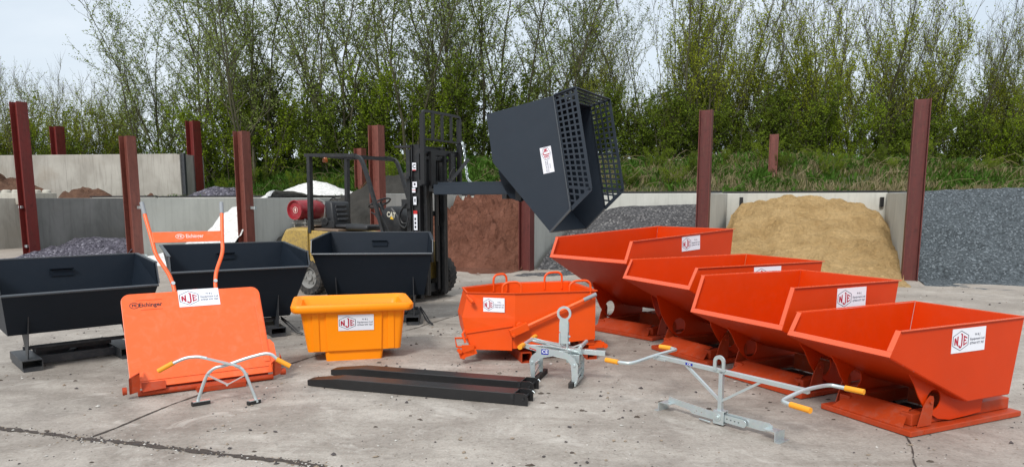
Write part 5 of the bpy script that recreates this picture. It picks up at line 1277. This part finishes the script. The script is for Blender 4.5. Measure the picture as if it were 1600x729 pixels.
# ------------------------------------------------------------ raised charcoal bucket with mesh hood, on the forks
bo = Vector((3.6, 0, 1.6)); base = FO + Matrix.Rotation(FA, 3, 'Z') @ bo
t = thing('tipped_bucket', 'charcoal tipping bucket with mesh sides, tilted forward high on the forklift forks', 'tipping bucket', base, FA)
hw = .625; th = .008
TL, TR, J, LP, BL, MT, MB_ = [(px - 3.6, pz - 1.6) for px, pz in ((3.48, 2.70), (4.486, 2.884), (4.744, 1.43), (4.452, 1.128), (3.579, 2.057), (4.782, 2.963), (5.017, 1.692))]
b = MB()
for s in (-1, 1):
    y0 = s * hw - (th if s > 0 else 0)
    b.prism([(p[0], y0, p[1]) for p in (TL, TR, J, LP, BL)], (0, th, 0))
def sh(p, q, y0=-hw + th, y1=hw - th, k=th):
    d = Vector((q[0] - p[0], 0, q[1] - p[1])).normalized(); n_ = Vector((-d.z, 0, d.x)) * k
    b.prism([(p[0], y0, p[1]), (q[0], y0, q[1]), (q[0], y1, q[1]), (p[0], y1, p[1])], n_)
sh(LP, BL, k=-th); sh(BL, TL, k=-th); sh(TL, TR, k=-th)
b.build('hopper', M['charcoal_lift'], t, smooth=0, bevel=.002)
b = MB()
for s in (-1, 1):
    yy = s * (hw + .004)
    b.bar((J[0], yy, J[1]), (LP[0], yy, LP[1]), .020, .04, (0, 1, 0))
    b.bar((TR[0], yy, TR[1]), (J[0], yy, J[1]), .014, .028, (0, 1, 0))
b.bar((LP[0], -hw, LP[1] + .0), (LP[0], hw, LP[1] + .0), .03, .012)
b.bar((TR[0], -hw, TR[1]), (TR[0], hw, TR[1]), .028, .014)
b.build('mouth_rim', M['charcoal_edge'], t, smooth=0)
def mesh_panel(quad, nu, nv, nm, frame=.04, bar=.024):
    """punched grille between four corners: frame bars and crossing strips"""
    A, B_, C_, D_ = [Vector(q) for q in quad]; b = MB(); nrm = (B_ - A).cross(D_ - A).normalized()
    for p, q in ((A, B_), (B_, C_), (C_, D_), (D_, A)): b.bar(p, q, frame, .008, nrm)
    for i in range(1, nu): b.bar(A.lerp(B_, i / nu), D_.lerp(C_, i / nu), bar, .005, nrm)
    for i in range(1, nv): b.bar(A.lerp(D_, i / nv), B_.lerp(C_, i / nv), bar, .0042, nrm)
    return b.build(nm, M['charcoal_lift'], t, smooth=0)
for s in (-1, 1):
    yy = s * (hw - .006)
    # vertical run down to MB, then the slanting foot back to J
    T2 = (TR[0] + (J[0] - TR[0]) * .80, TR[1] + (J[1] - TR[1]) * .80)
    mesh_panel([(TR[0], yy, TR[1]), (MT[0], yy, MT[1]), (MB_[0], yy, MB_[1]), (T2[0], yy, T2[1])], 4, 17, 'side_grille')
    b = MB(); A = Vector((T2[0], yy, T2[1])); B_ = Vector((MB_[0], yy, MB_[1])); C_ = Vector((J[0], yy, J[1])); n_ = Vector((0, 1, 0))
    b.bar(B_, C_, .05, .008, n_); b.bar(A, C_, .022, .008, n_)
    for q in (.25, .5, .75): b.bar(A.lerp(B_, q), C_.lerp(C_ + (B_ - C_), q * .98), .024, .005, n_)
    for q in (.3, .6): b.bar(A.lerp(C_, q), A.lerp(C_, q) + (B_ - A) * (1 - q), .024, .0042, n_)
    b.build('side_grille', M['charcoal_lift'], t, smooth=0)
mesh_panel([(TR[0], -hw, TR[1]), (MT[0], -hw, MT[1]), (MT[0], hw, MT[1]), (TR[0], hw, TR[1])], 4, 16, 'top_grille')
# underside rocker, hinge, sleeve frame
for yy in (-.36, .36):
    b = MB(); b.prism([(BL[0] - .01, yy, BL[1] + .02), (BL[0] + .42, yy, BL[1] - .45), (BL[0] + .30, yy, -.08), (BL[0] + .12, yy, -.02), (BL[0] - .02, yy, .20), (BL[0] - .06, yy, .36)], (0, .010, 0))
    b.build('rocker_plate', M['charcoal'], t, smooth=0)
b = MB(); q = .008
for yy in (-.27, .27):
    x0, x1, y0, y1, z0, z1 = 2.42 - 3.6, 3.80 - 3.6, yy - .09, yy + .09, .03, .18
    b.box(x0, x1, y0, y1, z1 - q, z1); b.box(x0, x1, y0, y1, z0, z0 + q); b.box(x0, x1, y0, y0 + q, z0 + q + .0005, z1 - q - .0005); b.box(x0, x1, y1 - q, y1, z0 + q + .0005, z1 - q - .0005)
    b.box(x0 + .05, x1 - .02, y0 + .04, y0 + .06, z1 + .0005, z1 + .03)
b.build('fork_sleeve', M['charcoal_lift'], t, smooth=0, bevel=.002)
b = MB()
for xx in (-1.12, -.35, .12): b.box(xx, xx + .06, -.178, .178, .05, .15)
b.build('cross_member', M['black'], t, smooth=0)
b = MB(); b.box(.0, .07, -.40, .40, -.035, .028); b.build('cross_member', M['black'], t, smooth=0)
b = MB(); b.box(.21, .30, -.40, .40, -.06, .12)
b.build('cross_member', M['black'], t, smooth=0)
b = MB()
for yy in (-.30, .30): b.box(-.02, .02, yy - .01, yy + .01, .181, .30); b.cyl((-.06, yy, .27), (.06, yy, .27), .016, 8); b.cyl((0, yy - .05, .24), (0, yy + .05, .24), .014, 8)
b.build('hinge', M['rim'], t, smooth=30)
b = MB(); b.bar((-1.20, .12, .22), (-.86, .12, .56), .05, .012, (0, 1, 0)); b.tube(smooth_path([(-1.22, .12, .18), (-1.20, .12, .34), (-1.12, .12, .44)]), .014, 6); b.build('release_lever', M['charcoal_frame'], t, smooth=0)
# side sign, turned with the bucket
dn = Vector((J[0] - TR[0], 0, J[1] - TR[1])).normalized(); rt_ = Vector((-dn.z, 0, dn.x))
sticker(t, (4.45 - 3.6 + .0 - .05, -hw - .001, 2.02 - 1.6 + .05), dn, rt_)
